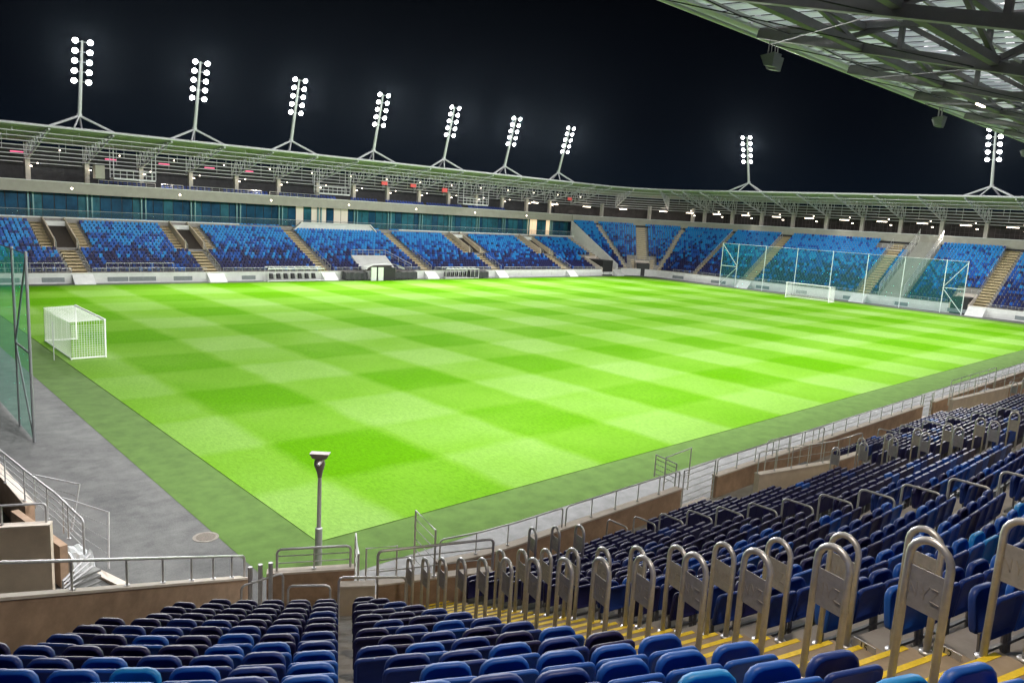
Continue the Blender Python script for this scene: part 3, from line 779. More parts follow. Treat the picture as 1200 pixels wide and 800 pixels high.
# balcony wall and glass lounges
q = MB(); q.box((-14, 54.75, 6.4), (108.0, 55.2, 6.98)); par(q.build('balcony_wall', M_conc), far)
q = MB(); q.box((-14, 54.6, 6.98), (33.8, 55.1, 7.14)); par(q.build('balcony_coping', mat('pale_coping', (.72, .72, .70), .6)), far)
q = MB(); q.box((62.5, 54.6, 6.98), (108.0, 55.1, 7.14)); par(q.build('balcony_coping', MATS['pale_coping']), far)
q = MB()
q.hexa([(42.4, 54.2, 6.4), (57.4, 54.2, 6.4), (57.4, 54.7, 6.4), (42.4, 54.7, 6.4), (43.6, 54.2, 7.62), (56.2, 54.2, 7.62), (56.2, 54.7, 7.62), (43.6, 54.7, 7.62)])
par(q.build('raised_parapet', M_conc_w), far)
q = MB(); q.beam((42.4, 54.15, 6.55), (43.6, 54.15, 7.7), .6, .16); q.beam((43.6, 54.15, 7.7), (56.2, 54.15, 7.7), .6, .16); q.beam((56.2, 54.15, 7.7), (57.4, 54.15, 6.55), .6, .16); par(q.build('parapet_coping', MATS['pale_coping']), far)
# glass balustrade
q = MB(); q.box((-14, 55.3, 7.14), (108, 55.33, 8.0)); par(q.build('balustrade_glass', M_bal), far)
q = MB(); q.tube([(-14, 55.31, 8.02), (108, 55.31, 8.02)], .03, 5); par(q.build('balustrade_rail', M_rail_w), far)
COLX = [7.65+6.87*k for k in range(-3, 17)]
q = MB(); q.box((-16, 55.3, 6.9), (120, 60, 7.0)); par(q.build('lounge_floor', M_conc), far)
YG = 58.2
LIT = [(44.9, 46.6), (48.1, 49.8), (51.0, 52.4), (53.6, 54.8)]; LIT2 = [(96.4, 100.0), (102.0, 103.4)]
for a, b_ in zip(COLX, COLX[1:]):
    npn = 5
    for k in range(npn):
        x0 = a+(b_-a)*k/npn+.05; x1 = a+(b_-a)*(k+1)/npn-.05
        if x0 > 119: continue
        warm = any(u < (x0+x1)/2 < v_ for u, v_ in LIT2); wh = any(u < (x0+x1)/2 < v_ for u, v_ in LIT)
        o = MB(); o.box((x0, YG+random.uniform(-.02, .02), 7.0), (x1, YG+.06, 10.15))
        par(o.build('window_pane', M_room if warm else (mat('pale_room_glow', (.55, .52, .42), .7, emis=(1, .92, .72), estr=.22) if wh else (M_glass2 if random.random() < (.25 if x0 < 42 else .6) else M_glass))), far)  # room light put into glowing panes, no lamp behind them
    for dx in (-.28, .28):
        o = MB(); o.box((a+dx-.09, YG-.35, 7.0), (a+dx+.09, YG-.05, 10.15)); par(o.build('glass_fin', M_teal), far)
q = MB(); q.box((-16, YG+.08, 6.9), (120, YG+.3, 10.2)); par(q.build('lounge_wall', M_dark), far)
# fascia band
ZB0, ZB1 = 10.17, 11.57
q = MB(); q.box((-16, 56.0, ZB0), (108.0, 56.5, ZB1)); par(q.build('fascia', M_fascia), far)
q = MB(); q.box((-16, 55.93, ZB1), (108.0, 56.6, ZB1+.09)); par(q.build('fascia_cap', MATS['pale_coping']), far)
q = MB(); q.box((-16, 56.5, ZB0-.0), (120, 62, ZB0+.1)); par(q.build('upper_deck', M_conc), far)
q = MB(); q.box((-16, 62, ZB0), (125, 62.3, 16.2)); par(q.build('back_wall', M_dark), far)
for k, x in enumerate([11+13.74*j/1 for j in range(-1, 8)]):
    q = MB(); q.tube([(x+1, 55.97, 10.85), (x+1, 56.0, 10.85)], .13, 10); o = par(q.build('fascia_lamp', M_warm), far)
for x in COLX:
    if x > 107.5: continue
    q = MB(); q.box((x-.28, 58.6, ZB0+.1), (x+.28, 59.15, 14.6)); par(q.build('column', mat('column_concrete', (.42, .40, .36), .8, noise=.1)), far)
# upper deck seats / desks behind the band
def railrow(x0, x1, y, z, h, n):
    rail_line(far, [(x0, y, z), (x1, y, z)], h, n, r=.045, mid=True)
for x0, x1 in ((15.5, 22.8), (23.6, 26.6), (27.5, 38.5), (39.8, 48.0)): railrow(x0, x1, 57.2, ZB1, .62, int((x1-x0)/1.1))
up = []
for x0, x1 in ((16, 22), (24, 31), (33, 40), (42, 52), (55, 60), (62, 70), (71, 79), (81, 90)):
    x = x0
    while x < x1: up.append((1, Vector((x, 57.9, 11.05)), PI)); up.append((1, Vector((x+.2, 58.5, 11.35)), PI)); x += .6
# end fascia
EC2 = [('C', a) for a in range(0, 91, 9)]+[('E', -46.)]
RB = er(NE)+.15
q = MB(); sweepbox(q, EC2, RB, RB+.5, ZB0, ZB1); par(q.build('fascia', M_fascia), end)
q = MB(); sweepbox(q, EC2, RB-.06, RB+.6, ZB1, ZB1+.09); par(q.build('fascia_cap', M_conc_w), end)
q = MB(); sweepbox(q, EC2, RB+.5, RB+7, ZB0, ZB0+.1); par(q.build('upper_deck', M_conc), end)
q = MB(); sweepbox(q, EC2, RB+5.6, RB+5.9, ZB0+.1, 16.2); par(q.build('back_wall', mat('brown_dark_wall', (.05, .042, .038), .8, noise=.4, nscale=1)), end)
q = MB(); sweepbox(q, EC2, RB+.12, RB+.3, 9.7, ZB0); par(q.build('fascia_skirt', M_dark), end)
EY = [20.9+3.42+6.87*k for k in range(-9, 3)]
for y in EY:
    q = MB(); q.box((XE+RB+2.3, y-.3, ZB0+.1), (XE+RB+2.9, y+.3, 14.6)); par(q.build('column', MATS['column_concrete']), end)
for a in (25, 52, 76):
    p = fp(('C', a), RB+2.6); q = MB(); q.box((p.x-.3, p.y-.3, ZB0+.1), (p.x+.3, p.y+.3, 14.6)); par(q.build('column', MATS['column_concrete']), end)
# lattice windows in the back wall of the end stand
for a, b_ in zip(EY, EY[1:]):
    q = MB(); X = XE+RB+5.55
    for k in range(9):
        yy = a+.5+(b_-a-1)*k/8; q.beam((X, yy, 11.2), (X, yy, 13.6), .05, .05)
    for z in (11.6, 12.4, 13.2): q.beam((X, a+.5, z), (X, b_-.5, z), .05, .05)
    par(q.build('lattice_screen', mat('lattice_grey', (.12, .11, .10), .7)), end)

# end aisles
EA = [(-22.1, .95, 0), (-4.6, .95, 0), (16.6, .85, 0), (-36.5, .9, 0)]
eexcl = []
for y, hw, _ in EA:
    aisle_steps(('E', y), end, er, erz, 0, NE, hw, DE); eexcl.append(('E', y-hw-.1, y+hw+.1, 0, NE))
    rail_line(end, [fp(('E', y+hw+.12), er(1), erz(1)), fp(('E', y+hw+.12), er(NE-1), erz(NE-1))], .9, 16, r=.022, mid=False)
for a, hw in ((47, .95),):
    aisle_steps(('C', a), end, er, erz, 6, NE, hw, DE); eexcl.append(('C', a, hw+.1, 6, NE))
for a in (18, 74):
    aisle_steps(('C', a), end, er, erz, 0, NE, .35, DE); eexcl.append(('C', a, .4, 0, NE))
    rail_line(end, [fp(('C', a), er(1), erz(1)), fp(('C', a), er(NE-2), erz(NE-2))], .9, 14, r=.022, mid=False)
aisle_steps(('E', 28.5), end, er, erz, 0, NE, .35, DE); eexcl.append(('E', 28.1, 28.9, 0, NE))
rail_line(end, [fp(('E', 28.5), er(1), erz(1)), fp(('E', 28.5), er(NE-2), erz(NE-2))], .9, 14, r=.022, mid=False)
# tunnels at pitch level in the end stand
def tunnel(L, hw, i1, root, rf, zf, ztop):
    nv = fn(L); tv = Vector((-nv.y, nv.x, 0)); a = fp(L, -.03); c = fp(L, rf(i1))
    q = MB(); ring = (a-tv*hw, a+tv*hw, c+tv*hw, c-tv*hw)
    q.hexa([v for v in ring]+[v+Vector((0, 0, ztop)) for v in ring]); par(q.build('tunnel_mouth_shade', M_black), root)  # black fill stands in for the shade deep in the tunnel
    q = MB()
    for sg in (-1, 1):
        a2 = a+tv*sg*(hw+.12); c2 = c+tv*sg*(hw+.12)
        ring = (a2-tv*.11, a2+tv*.11, c2+tv*.11, c2-tv*.11)
        q.hexa(list(ring)+[ring[0]+Vector((0, 0, 1.5)), ring[1]+Vector((0, 0, 1.5)), ring[2]+Vector((0, 0, ztop+.35)), ring[3]+Vector((0, 0, ztop+.35))])
    ring = (c-tv*(hw+.2)-nv*.12, c+tv*(hw+.2)-nv*.12, c+tv*(hw+.2)+nv*.15, c-tv*(hw+.2)+nv*.15)
    q.hexa([v+Vector((0, 0, ztop-.05)) for v in ring]+[v+Vector((0, 0, ztop+.5)) for v in ring])
    par(q.build('tunnel_frame', M_cap), root)
    rail_line(root, [c-tv*(hw+.2)+Vector((0, 0, ztop+.5)), c+tv*(hw+.2)+Vector((0, 0, ztop+.5))], .8, 3, r=.03)
tunnel(('E', -19.6), 1.2, 4, end, er, erz, 2.5); eexcl.append(('E', -21.1, -18.1, 0, 6))
tunnel(('C', 47), 1.3, 4, end, er, erz, 2.5); eexcl.append(('C', 47, 2.9, 0, 6))
tunnel(('F', 103.6), 1.5, 5, far, fr, frz, 3.0); excl.append((101.6, 105.4, 0, 7))
for sg in (-1, 1): aisle_steps(('C', 47), end, er, erz, 0, 6, .45, DE, lat=sg*2.1)
# broad glazed stair way with tall mesh sides behind the far goal
sw = empty('enclosed_stairway', (XE, -9.5, 0)); tag(sw, 'broad pale stairway with tall mesh sides rising through the seats behind the far goal', 'stairway')
q = MB()
for i in range(0, NE*2):
    r0 = .3+DE*.5*i; z = 1.2+HE_*.5*i
    q.box((r0, -1.75, z-.4), (r0+DE*.5, 1.75, z+.45))
q.build('flight', mat('pale_flight', (.36, .36, .32), .8, noise=.1), sw)
M_mesh = mat('mesh_screen', (.50, .56, .55), .5, alpha=.28)
for sg in (-1, 1):
    q = MB(); y = sg*1.9; q.face([(0, y, 1.3), (14.2, y, 10.4), (14.2, y, 12.4), (0, y, 3.4)]); q.build('mesh_side', M_mesh, sw)
    for dz in (.9, 1.3, 1.7, 2.1):
        q = MB(); q.tube([(0, y, 1.3+dz), (14.2, y, 10.4+dz)], .035, 5); q.build('side_rail', M_rail_w, sw)
    for k in range(10):
        q = MB(); x = 14.2*k/9; q.tube([(x, y, 1.3+9.1*k/9), (x, y, 3.5+9.1*k/9)], .035, 5); q.build('side_post', M_rail_w, sw)
eexcl.append(('E', -11.6, -7.4, 0, NE))
# orange-brown landing above the seats
q = MB(); q.box((XE+er(NE-4), -6.9, erz(NE-4)), (XE+er(NE), -2.6, erz(NE-4)+.25)); par(q.build('upper_landing', M_cream), end)
rail_line(end, [(XE+er(NE-4), -7.0, erz(NE-4)+.25), (XE+er(NE-4), -1.6, erz(NE-4)+.25)], .9, 6)
eexcl.append(('E', -7.2, -1.7, NE-4, NE))
# front rail of the end stand
for y0, y1 in ((33, 17.6), (15.6, -3.5), (-5.7, -17.9), (-23.2, -35.5)):
    rail_line(end, [(XE+.1, y0, 1.42), (XE+.1, y1, 1.42)], .5, int(abs(y0-y1)/1.3), r=.028)
q = MB()
for y in (-22.1, -4.6, 16.6):
    q.hexa([(XE-1.4, y-1.2, 0), (XE, y-1.2, 0), (XE, y+1.2, 0), (XE-1.4, y+1.2, 0), (XE-1.35, y-1.2, .1), (XE-.005, y-1.2, 1.25), (XE-.005, y+1.2, 1.25), (XE-1.35, y+1.2, .1)])
par(q.build('pitch_ramp', M_conc_w), end)

# far seats
farseats = []
def fcol(t):
    p = random.random()
    if t < .22: return 0 if p < .74 else (1 if p < .9 else 2)
    if t < .42: return 0 if p < .24 else (1 if p < .48 else (2 if p < .82 else 3))
    if t < .66: return 0 if p < .05 else (1 if p < .14 else (2 if p < .55 else 3))
    return 1 if p < .03 else (2 if p < .22 else 3)
for i in range(NF):
    x = -13.5
    while x < 107.3:
        if not any(a-.22 < x < b_+.22 and i0 <= i < i1 for a, b_, i0, i1 in excl):
            if not (47.6 < x < 53.6 and i < 4):
                farseats.append((fcol(i/NF), Vector((x, YF+fr(i)+.45, frz(i))), PI))
        x += .52
for i in range(NE):
    y = 34.9
    while y > -43:
        if not any(k[0] == 'E' and k[1]-.22 < y < k[2]+.22 and k[3] <= i < k[4] for k in eexcl):
            farseats.append((fcol(i/NE), Vector((XE+er(i)+.35, y, erz(i))), PI/2))
        y -= .52
    m = .3; R_ = RC+er(i)+.35; tot = R_*PI/2
    while m < tot-.2:
        a = m/R_
        if not any(k[0] == 'C' and abs(a-math.radians(k[1]))*R_ < k[2]+.25 and k[3] <= i < k[4] for k in eexcl):
            farseats.append((fcol(i/NE), Vector((CC.x+R_*math.sin(a), CC.y+R_*math.cos(a), erz(i))), PI-a))
        m += .52
v1, f1, m1 = replicate(rest, seat_template(True))
v2, f2, m2 = replicate(farseats+up, seat_template(False))
me = bpy.data.meshes.new('stadium_seats'); off = len(v1)
me.from_pydata(v1+v2, [], f1+[[x+off for x in f] for f in f2])
for m in M_SEAT: me.materials.append(m)
me.materials.append(MATS['seat_bracket_steel']); me.polygons.foreach_set('material_index', m1+m2); me.update()
o = bpy.data.objects.new('stadium_seats', me); COL.objects.link(o); tag(o, 'thousands of blue and navy seats in rows all round the pitch', 'seats', kind='stuff')

# balcony over the players' tunnel, canopy, dugouts
q = MB(); q.hexa([(47.4, YF+.9, 1.3), (53.6, YF+.9, 1.3), (53.6, YF+4.0, 1.3), (47.4, YF+4.0, 1.3), (47.4, YF+1.0, 1.4), (53.6, YF+1.0, 1.4), (53.6, YF+4.0, 3.3), (47.4, YF+4.0, 3.3)]); par(q.build('tunnel_roof_wall', M_conc_w), far)
q = MB(); q.box((48.0, YF+.6, 1.3), (52.6, YF+.88, 2.0)); par(q.build('tunnel_shade', mat('tunnel_shade_brown', (.12, .10, .08), .9)), far)  # dark brown box imitates shade under the tunnel roof
rail_line(far, [(47.4, YF+4.0, 3.3), (53.6, YF+4.0, 3.3)], .8, 6, r=.04)
rail_line(far, [(53.6, YF+4.0, 3.3), (56.2, YF+.4, 1.4)], .8, 4, r=.04)
can = empty('tunnel_canopy', (47.3, 38.7, 0)); tag(can, 'white fabric tunnel canopy between the two dark covered benches across the pitch', 'canopy')
q = MB()
for k in range(8):
    a0 = PI*k/8; a1 = PI*(k+1)/8
    def cp(a, y): return (2.3-3.4*math.cos(a) + y*.2, y, 1.65+.85*math.sin(a))
    q.face([cp(a0, 0), cp(a1, 0), cp(a1, 2.4), cp(a0, 2.4)]); q.face([cp(a0, .0), cp(a0, 2.4), cp(a1, 2.4), cp(a1, .0)])
q.build('canopy_roof', M_white, can, smooth=False)
for k, (x, y) in enumerate(((-.3, 0), (.9, 0))):
    q = MB(); q.box((x, y-.02, 0), (x+.9, y+.14, 2.0)); q.build('canopy_side', M_white, can)
q = MB(); q.box((1.8, .4, 0), (4.2, 1.8, 1.9)); q.build('canopy_inside_shade', M_black, can)  # black block gives the shade under the canopy by colour
def bench(x0, x1, h, label, frame=False):
    o = empty('team_bench', (x0, 39.6, 0)); tag(o, label, 'bench')
    L_ = x1-x0
    if not frame:
        q = MB(); n_ = 12
        for k in range(n_):
            a = L_*k/n_; c = L_*(k+1)/n_; ja = .06*math.sin(k*2.1); jc = .06*math.sin((k+1)*2.1)
            q.hexa([(a, ja, .12), (c, jc, .12), (c, 1.2, .12), (a, 1.2, .12), (a, .1+ja, h+ja), (c, .1+jc, h+jc), (c, 1.1, h+.18), (a, 1.1, h+.18)])
        q.build('dark_cover', M_bagcover, o)
        for k in range(4):
            q = MB(); q.tube([(L_*(.08+.28*k), .1, 0), (L_*(.08+.28*k), .1, .14)], .07, 8); q.build('foot', M_black, o)
    else:
        q = MB(); 
        q.tube([(0, 0, 0), (0, 0, h), (L_, 0, h), (L_, 0, 0)], .06, 6); q.tube([(0, 0, .12), (L_, 0, .12)], .06, 6); q.tube([(0, 1, 0), (0, 1, h+.2), (L_, 1, h+.2), (L_, 1, 0)], .05, 6)
        q.build('bench_frame', M_white, o)
        nb = 8
        for k in range(1, nb):
            x = L_*k/nb; q = MB(); q.tube([(x, 0, .1), (x, 0, h), (x, 1, h+.2)], .035, 5); q.build('rib', M_white, o)
            if k > 1 or True:
                q = MB(); q.hexa([(x-.5, .3, .35), (x-.1, .3, .35), (x-.1, .9, .35), (x-.5, .9, .35), (x-.52, .6, 1.05), (x-.08, .6, 1.05), (x-.08, .95, 1.05), (x-.52, .95, 1.05)]); q.build('bench_seat', M_black, o)
    return o
bench(31.4, 39.8, 1.75, 'white framed team bench shelter at the foot of the far stand, left of the canopy', True)
bench(43.3, 47.0, 1.15, 'dark covered bench on the left side of the white canopy')
bench(51.5, 56.0, 1.15, 'dark covered bench on the right side of the white canopy')
bench(61.6, 68.5, 1.6, 'second white framed bench shelter, right of the canopy', True)
bench(67.0, 70.8, 1.1, 'small dark covered bench beside the second white shelter')

# ------------------------------------------------------------------ roofs
RBR = random.Random(3)
def roof(root, trs, edgepts, name_pre, msheet, mtr, near=False, lamps=True):
    pass
def truss(root, p0, outv, ztop0, L, zb0, zb1, zt1, m, nseg=9, w=.18):
    """cantilever truss: top chord from edge, bottom chord sloping down to the back"""
    q = MB(); outv = outv.normalized()
    T = lambda t: p0+outv*L*t+Vector((0, 0, ztop0+(zt1-ztop0)*t))
    B = lambda t: p0+outv*L*t+Vector((0, 0, zb0+(zb1-zb0)*t))
    q.beam(T(0), T(1), w, w); q.beam(B(0), B(1), w*1.15, w*1.15)
    for k in range(nseg+1):
        t = k/nseg
        if k: q.beam(B(t), T(t), w*.6, w*.6)
        if k < nseg:
            t2 = (k+1)/nseg
            q.beam(B(t2) if k % 2 == 0 else T(t2), T(t) if k % 2 == 0 else B(t), w*.6, w*.6)
    return par(q.build('roof_truss', m), root)
def ribs(q, a0, a1, b0, b1, n, m0, m1, th=.05):
    """corrugated sheet between edge a0-a1 and back edge b0-b1 as n strips"""
    pass
# far roof: front edge Y=46, back Y=62.5
YE, ZE = 46.0, 17.80
q = MB(); q.hexa([(-18, YE, ZE), (106, YE, ZE), (106, 63, 16.6), (-18, 63, 16.6), (-18, YE, ZE+.08), (106, YE, ZE+.08), (106, 63, 16.7), (-18, 63, 16.7)]); par(q.build('roof_sheet', M_rib), far)
q = MB(); q.tube([(-18, YE-.1, ZE-.02), (106, YE-.1, ZE-.02)], .16, 8); par(q.build('roof_edge_tube', M_whitem), far)
for k in range(1, 13):
    t = k/13; y = YE+16*t; z = ZE-1.15*t-.12
    q = MB(); q.beam((-18, y, z), (106, y, z), .10, .20); par(q.build('purlin', M_truss), far)
for k in range(0, 8):
    t = .10+k/8.6; y = YE+14.5*t; z = 17.55-3.9*t
    q = MB(); q.tube([(-18, y, z-.12), (106, y, z-.12)], .055, 6); par(q.build('tie_tube', M_whitem), far)
for x in COLX:
    if x < 106: truss(far, Vector((x, YE+.2, 0)), Vector((0, 1, 0)), ZE-.12, 14.3, ZE-.3, 13.85, 16.7, M_whitem)
# hangers between roof and tie tubes
q = MB()
for x in COLX:
    for dx in (3.4,):
        for k in range(0, 8, 2):
            t = .10+k/8.6; y = YE+14.5*t; q.tube([(x+dx, y, 17.43-3.9*t), (x+dx, y, ZE-1.2*t-.1)], .035, 4)
par(q.build('hanger_rods', M_whitem, kind='stuff'), far)
# end roof and corner
XEe = 118.0; CR = Vector((106, 34))   # corner roof arc, radius 12
def rp(L, r, z):
    k, v = L
    if k == 'E': return Vector((XEe+r, v, z))
    a = math.radians(v); return Vector((CR.x+(12+r)*math.sin(a), CR.y+(12+r)*math.cos(a), z))
RC_ = [('C', a) for a in range(0, 91, 9)]+[('E', -48.)]
q = MB()
for a, c in zip(RC_, RC_[1:]):
    q.hexa([rp(a, 0, ZE), rp(c, 0, ZE), rp(c, 17, 16.6), rp(a, 17, 16.6), rp(a, 0, ZE+.08), rp(c, 0, ZE+.08), rp(c, 17, 16.7), rp(a, 17, 16.7)])
par(q.build('roof_sheet', M_rib), end)
q = MB(); q.tube([rp(a, -.1, ZE-.02) for a in RC_], .16, 8); par(q.build('roof_edge_tube', M_whitem), end)
for k in range(1, 13):
    t = k/13; q = MB()
    for a, c in zip(RC_, RC_[1:]): q.beam(rp(a, 16*t, ZE-1.15*t-.12), rp(c, 16*t, ZE-1.15*t-.12), .10, .20)
    par(q.build('purlin', M_truss), end)
for k in range(0, 8):
    t = .10+k/8.6; q = MB(); q.tube([rp(a, 14.5*t, 17.43-3.9*t) for a in RC_], .055, 6); par(q.build('tie_tube', M_whitem), end)
for y in EY: truss(end, Vector((XEe+.2, y, 0)), Vector((1, 0, 0)), ZE-.12, 14.3, ZE-.3, 13.85, 16.7, M_whitem)
for a in (12, 36, 62, 84):
    p = rp(('C', a), .2, 0); truss(end, p, Vector((math.sin(math.radians(a)), math.cos(math.radians(a)), 0)), ZE-.12, 14.3, ZE-.3, 13.85, 16.7, M_whitem)
q = MB()
for y in EY:
    for dy in (3.4,):
        for k in range(0, 8, 2):
            t = .10+k/8.6; q.tube([(XEe+14.5*t, y+dy, 17.43-3.9*t), (XEe+14.5*t, y+dy, ZE-1.2*t-.1)], .035, 4)
par(q.build('hanger_rods', M_whitem, kind='stuff'), end)

# lamps under the far and end roofs
def lamp_head(root, P, r, m, name='roof_lamp', long=None):
    q = MB()
    if long: 
        q.box((P[0]-long[0]/2, P[1]-long[1]/2, P[2]-.05), (P[0]+long[0]/2, P[1]+long[1]/2, P[2]+.05))
        o = par(q.build(name, m), root)
    else:
        q.tube([P, (P[0], P[1], P[2]+.12)], [r, r*.6], 8); o = par(q.build(name, m), root)
    return o
def area_light(name, loc, power, size, col, aim, parent=None, spot=None, soft=.3):
    ld = bpy.data.lights.new(name, 'SPOT'); ld.energy = power; ld.color = col; ld.spot_size = spot; ld.spot_blend = soft; ld.shadow_soft_size = size
    lo = bpy.data.objects.new(name, ld); COL.objects.link(lo); lo.location = loc
    d = Vector(aim)-Vector(loc); lo.rotation_euler = d.to_track_quat('-Z', 'Y').to_euler()
    if parent: par(lo, parent)
    return lo
WARMC = (1.0, .86, .70)
for k, x in enumerate(COLX):
    if x > 104 or x < -9: continue
    lamp_head(far, (x+.3, 58.3, 13.35), .17, M_warm)
    lamp_head(far, (x+.9, 57.6, 13.75), .10, M_warm)
    lamp_head(far, (x+2.3, 52.2, 15.35), .09, M_warm)
for k, x in enumerate((10, 24, 38, 52, 66, 80, 94)):
    area_light('under_roof_lamp', (x, 57.2, 13.4), 1300, .3, WARMC, (x, 52, 6), far, spot=math.radians(150), soft=.6)
for y in EY:
    lamp_head(end, (XE+RB+.6, y+2.6, 13.55), .2, M_warm, 'strip_lamp', long=(.25, 1.7))
    lamp_head(end, (XE+RB-.6, y+.5, 12.95), .22, M_warm)
    lamp_head(end, (XE+RB-2.4, y+.3, 13.9), .12, M_warm)
for a in (12, 36, 60): 
    p = fp(('C', a), RB+.6); lamp_head(end, (p.x, p.y, 13.55), .2, M_warm, 'strip_lamp', long=(1.2, 1.2))
for y in (24, 6, -12, -30):
    area_light('under_roof_lamp', (XE+RB-.3, y, 13.2), 900, .3, WARMC, (XE+8, y, 6), end, spot=math.radians(150), soft=.6)
for x in (98.5, 104.5): lamp_head(far, (x, 58, 13.6), .2, M_warm, 'strip_lamp', long=(1.8, .25))
for x in (6.5, 17.5, 24.5, 31, 37): 
    q = MB(); q.box((x-.7, 58.5, 15.0), (x+.7, 58.8, 15.14)); par(q.build('heater_lamp', M_pink), far)
for x, z in ((59.5, 14.6), (65.5, 14.6), (72.5, 14.2), (106, 14.6)):
    q = MB(); q.box((x-.55, 55.0, z), (x+.55, 55.2, z+.7)); par(q.build('red_hanging_sign', M_red), far)
# camera platforms hung below the far roof
def platform(x0, x1, y, z, label, box=True):
    o = empty('camera_platform', (x0, y, z)); tag(o, label, 'platform'); L_ = x1-x0
    q = MB(); q.box((0, 0, 0), (L_, 1.6, .22)); q.build('deck', M_whitem, o)
    q = MB()
    for yy in (0, 1.6):
        q.tube([(0, yy, 1.2), (L_, yy, 1.2)], .06, 6); q.tube([(0, yy, .7), (L_, yy, .7)], .045, 5)
    q.build('guard_rail', M_whitem, o)
    for k in range(int(L_/.8)+1):
        q = MB(); q.tube([(k*.8, 0, .2), (k*.8, 0, 1.2)], .04, 5); q.build('guard_post', M_whitem, o)
    for xx in (0, L_):
        for yy in (0, 1.6):
            q = MB(); q.tube([(xx, yy, .2), (xx, yy, 4.3)], .06, 5); q.build('hanger', M_whitem, o)
platform(16.0, 21.2, 52.0, 12.35, 'white hanging camera platform below the far roof at left')
platform(45.5, 51.0, 52.0, 12.3, 'hanging camera platform in the middle of the far stand')
platform(74.5, 80.5, 52.0, 12.2, 'hanging platform below the far roof, right of the middle')
q = MB(); q.box((13.9, 52.2, 12.3), (15.0, 53.4, 14.0)); tag(q.build('equipment_box', M_fascia), 'grey equipment box hanging beside the left camera platform', 'box')

# ------------------------------------------------------------------ floodlight masts
def mast_proto(name='floodlight_mast'):
    root = empty(name)
    # local: +y toward the pitch; base joint at z=0
    q = MB(); top = Vector((0, 2.3, 8.3)); q.tube([(0, 0, -.1), top*.5, top], [.23, .19, .12], 10); q.build('pole', M_whitem, root, smooth=True)
    for a, r in (((-3.5, 1.1, -1.65), .14), ((3.5, 1.1, -1.65), .14), ((-1.1, -3.4, -2.0), .12), ((1.0, 1.6, -1.6), .10)):
        q = MB(); q.tube([(0, 0, 0), a], r, 8); q.build('leg', M_whitem, root, smooth=True)
    q = MB(); q.tube([(0, 0, -.15), (0, 0, .25)], .3, 10); q.build('joint', M_whitem, root)
    for k in range(5):
        t = .46+.13*k; p = top*t
        q = MB(); q.tube([p+Vector((-.95, .1, 0)), p+Vector((.95, .1, 0))], .045, 6); q.build('cross_arm', M_whitem, root)
        for sx_ in (-1, 1):
            c = p+Vector((sx_*.78, .32, 0)); q = MB(); dn = Vector((0, .86, -.5))
            q.tube([c-dn*.28, c], [.16, .33], 12); h_ = q.build('lamp_head', M_spk, root)
            q = MB(); q.tube([c+dn*.001, c+dn*.03], .31, 12); q.build('lens', M_lamp, h_)
    return root
MP = mast_proto()
masts = []
FLX = [11.03, 24.56, 38.2, 52.0, 65.8, 79.6, 93.6]
ML = ['leftmost floodlight mast on the far roof', 'second floodlight mast from the left on the far roof', 'third floodlight mast from the left, the brightest one', 'fourth floodlight mast from the left on the far roof', 'middle right floodlight mast, fifth on the far roof', 'sixth floodlight mast from the left on the far roof', 'last floodlight mast on the far roof before the corner']
spec_ = [(x, 47.0, 19.45, PI, ML[k]) for k, x in enumerate(FLX)]
spec_ += [(119.0, 20.9, 19.5, PI/2, 'floodlight mast standing alone on the roof behind the far goal'), (119.0, -20.1, 19.4, PI/2, 'rightmost floodlight mast, partly behind the near roof edge')]
spec_ += [(x, -43.4, 19.45, 0, 'floodlight mast on the near roof above the camera, number %d along' % (k+1)) for k, x in enumerate((-3.1, 10.6, 24.3, 38.1, 51.8, 65.6, 79.3, 93.0))]
GM = 'floodlight masts on the stadium roofs'
FLC = (1.0, .985, .97)
for k, (x, y, z, rz, lab) in enumerate(spec_):
    o = MP if k == 0 else copy_tree(MP)
    o.location = (x, y, z); o.rotation_euler[2] = rz
    if y < 0 and x < 100: lab = ['first', 'second', 'third', 'fourth', 'fifth', 'sixth', 'seventh', 'eighth'][k-9]+' floodlight mast on the near roof, out over the pitch edge'
    tag(o, lab, 'floodlight', GM); masts.append(o)
    dirv = Vector((-math.sin(rz), math.cos(rz), 0))
    lp = Vector((x, y, z+6.9))+dirv*2.6
    if y > 30: aim = (x*.75+13, -8, 0); pw = 48500
    elif x > 100: aim = (62, y*.5, 0); pw = 48500
    else: aim = (x, -4, 0); pw = 31000
    if y < 0 and x < 60:      # spill of the same lamp cluster on to the roof below it
        sd = bpy.data.lights.new('floodlight_spill', 'POINT'); sd.energy = 8000; sd.color = FLC; sd.shadow_soft_size = .9
        so = bpy.data.objects.new('floodlight_spill', sd); COL.objects.link(so); so.location = lp-dirv*1.2
    area_light('floodlight_beam', lp, pw, .9, FLC, aim, None, spot=math.radians(128), soft=.6)
# lights carried by the real lamp clusters are children of their masts
bpy.context.view_layer.update()
for lo in [o for o in COL.objects if o.name.startswith('floodlight_')and o.type == 'LIGHT']:
    best = min(masts, key=lambda m_: (m_.location-lo.location).length)
    lo.parent = best; lo.matrix_parent_inverse = best.matrix_world.inverted()

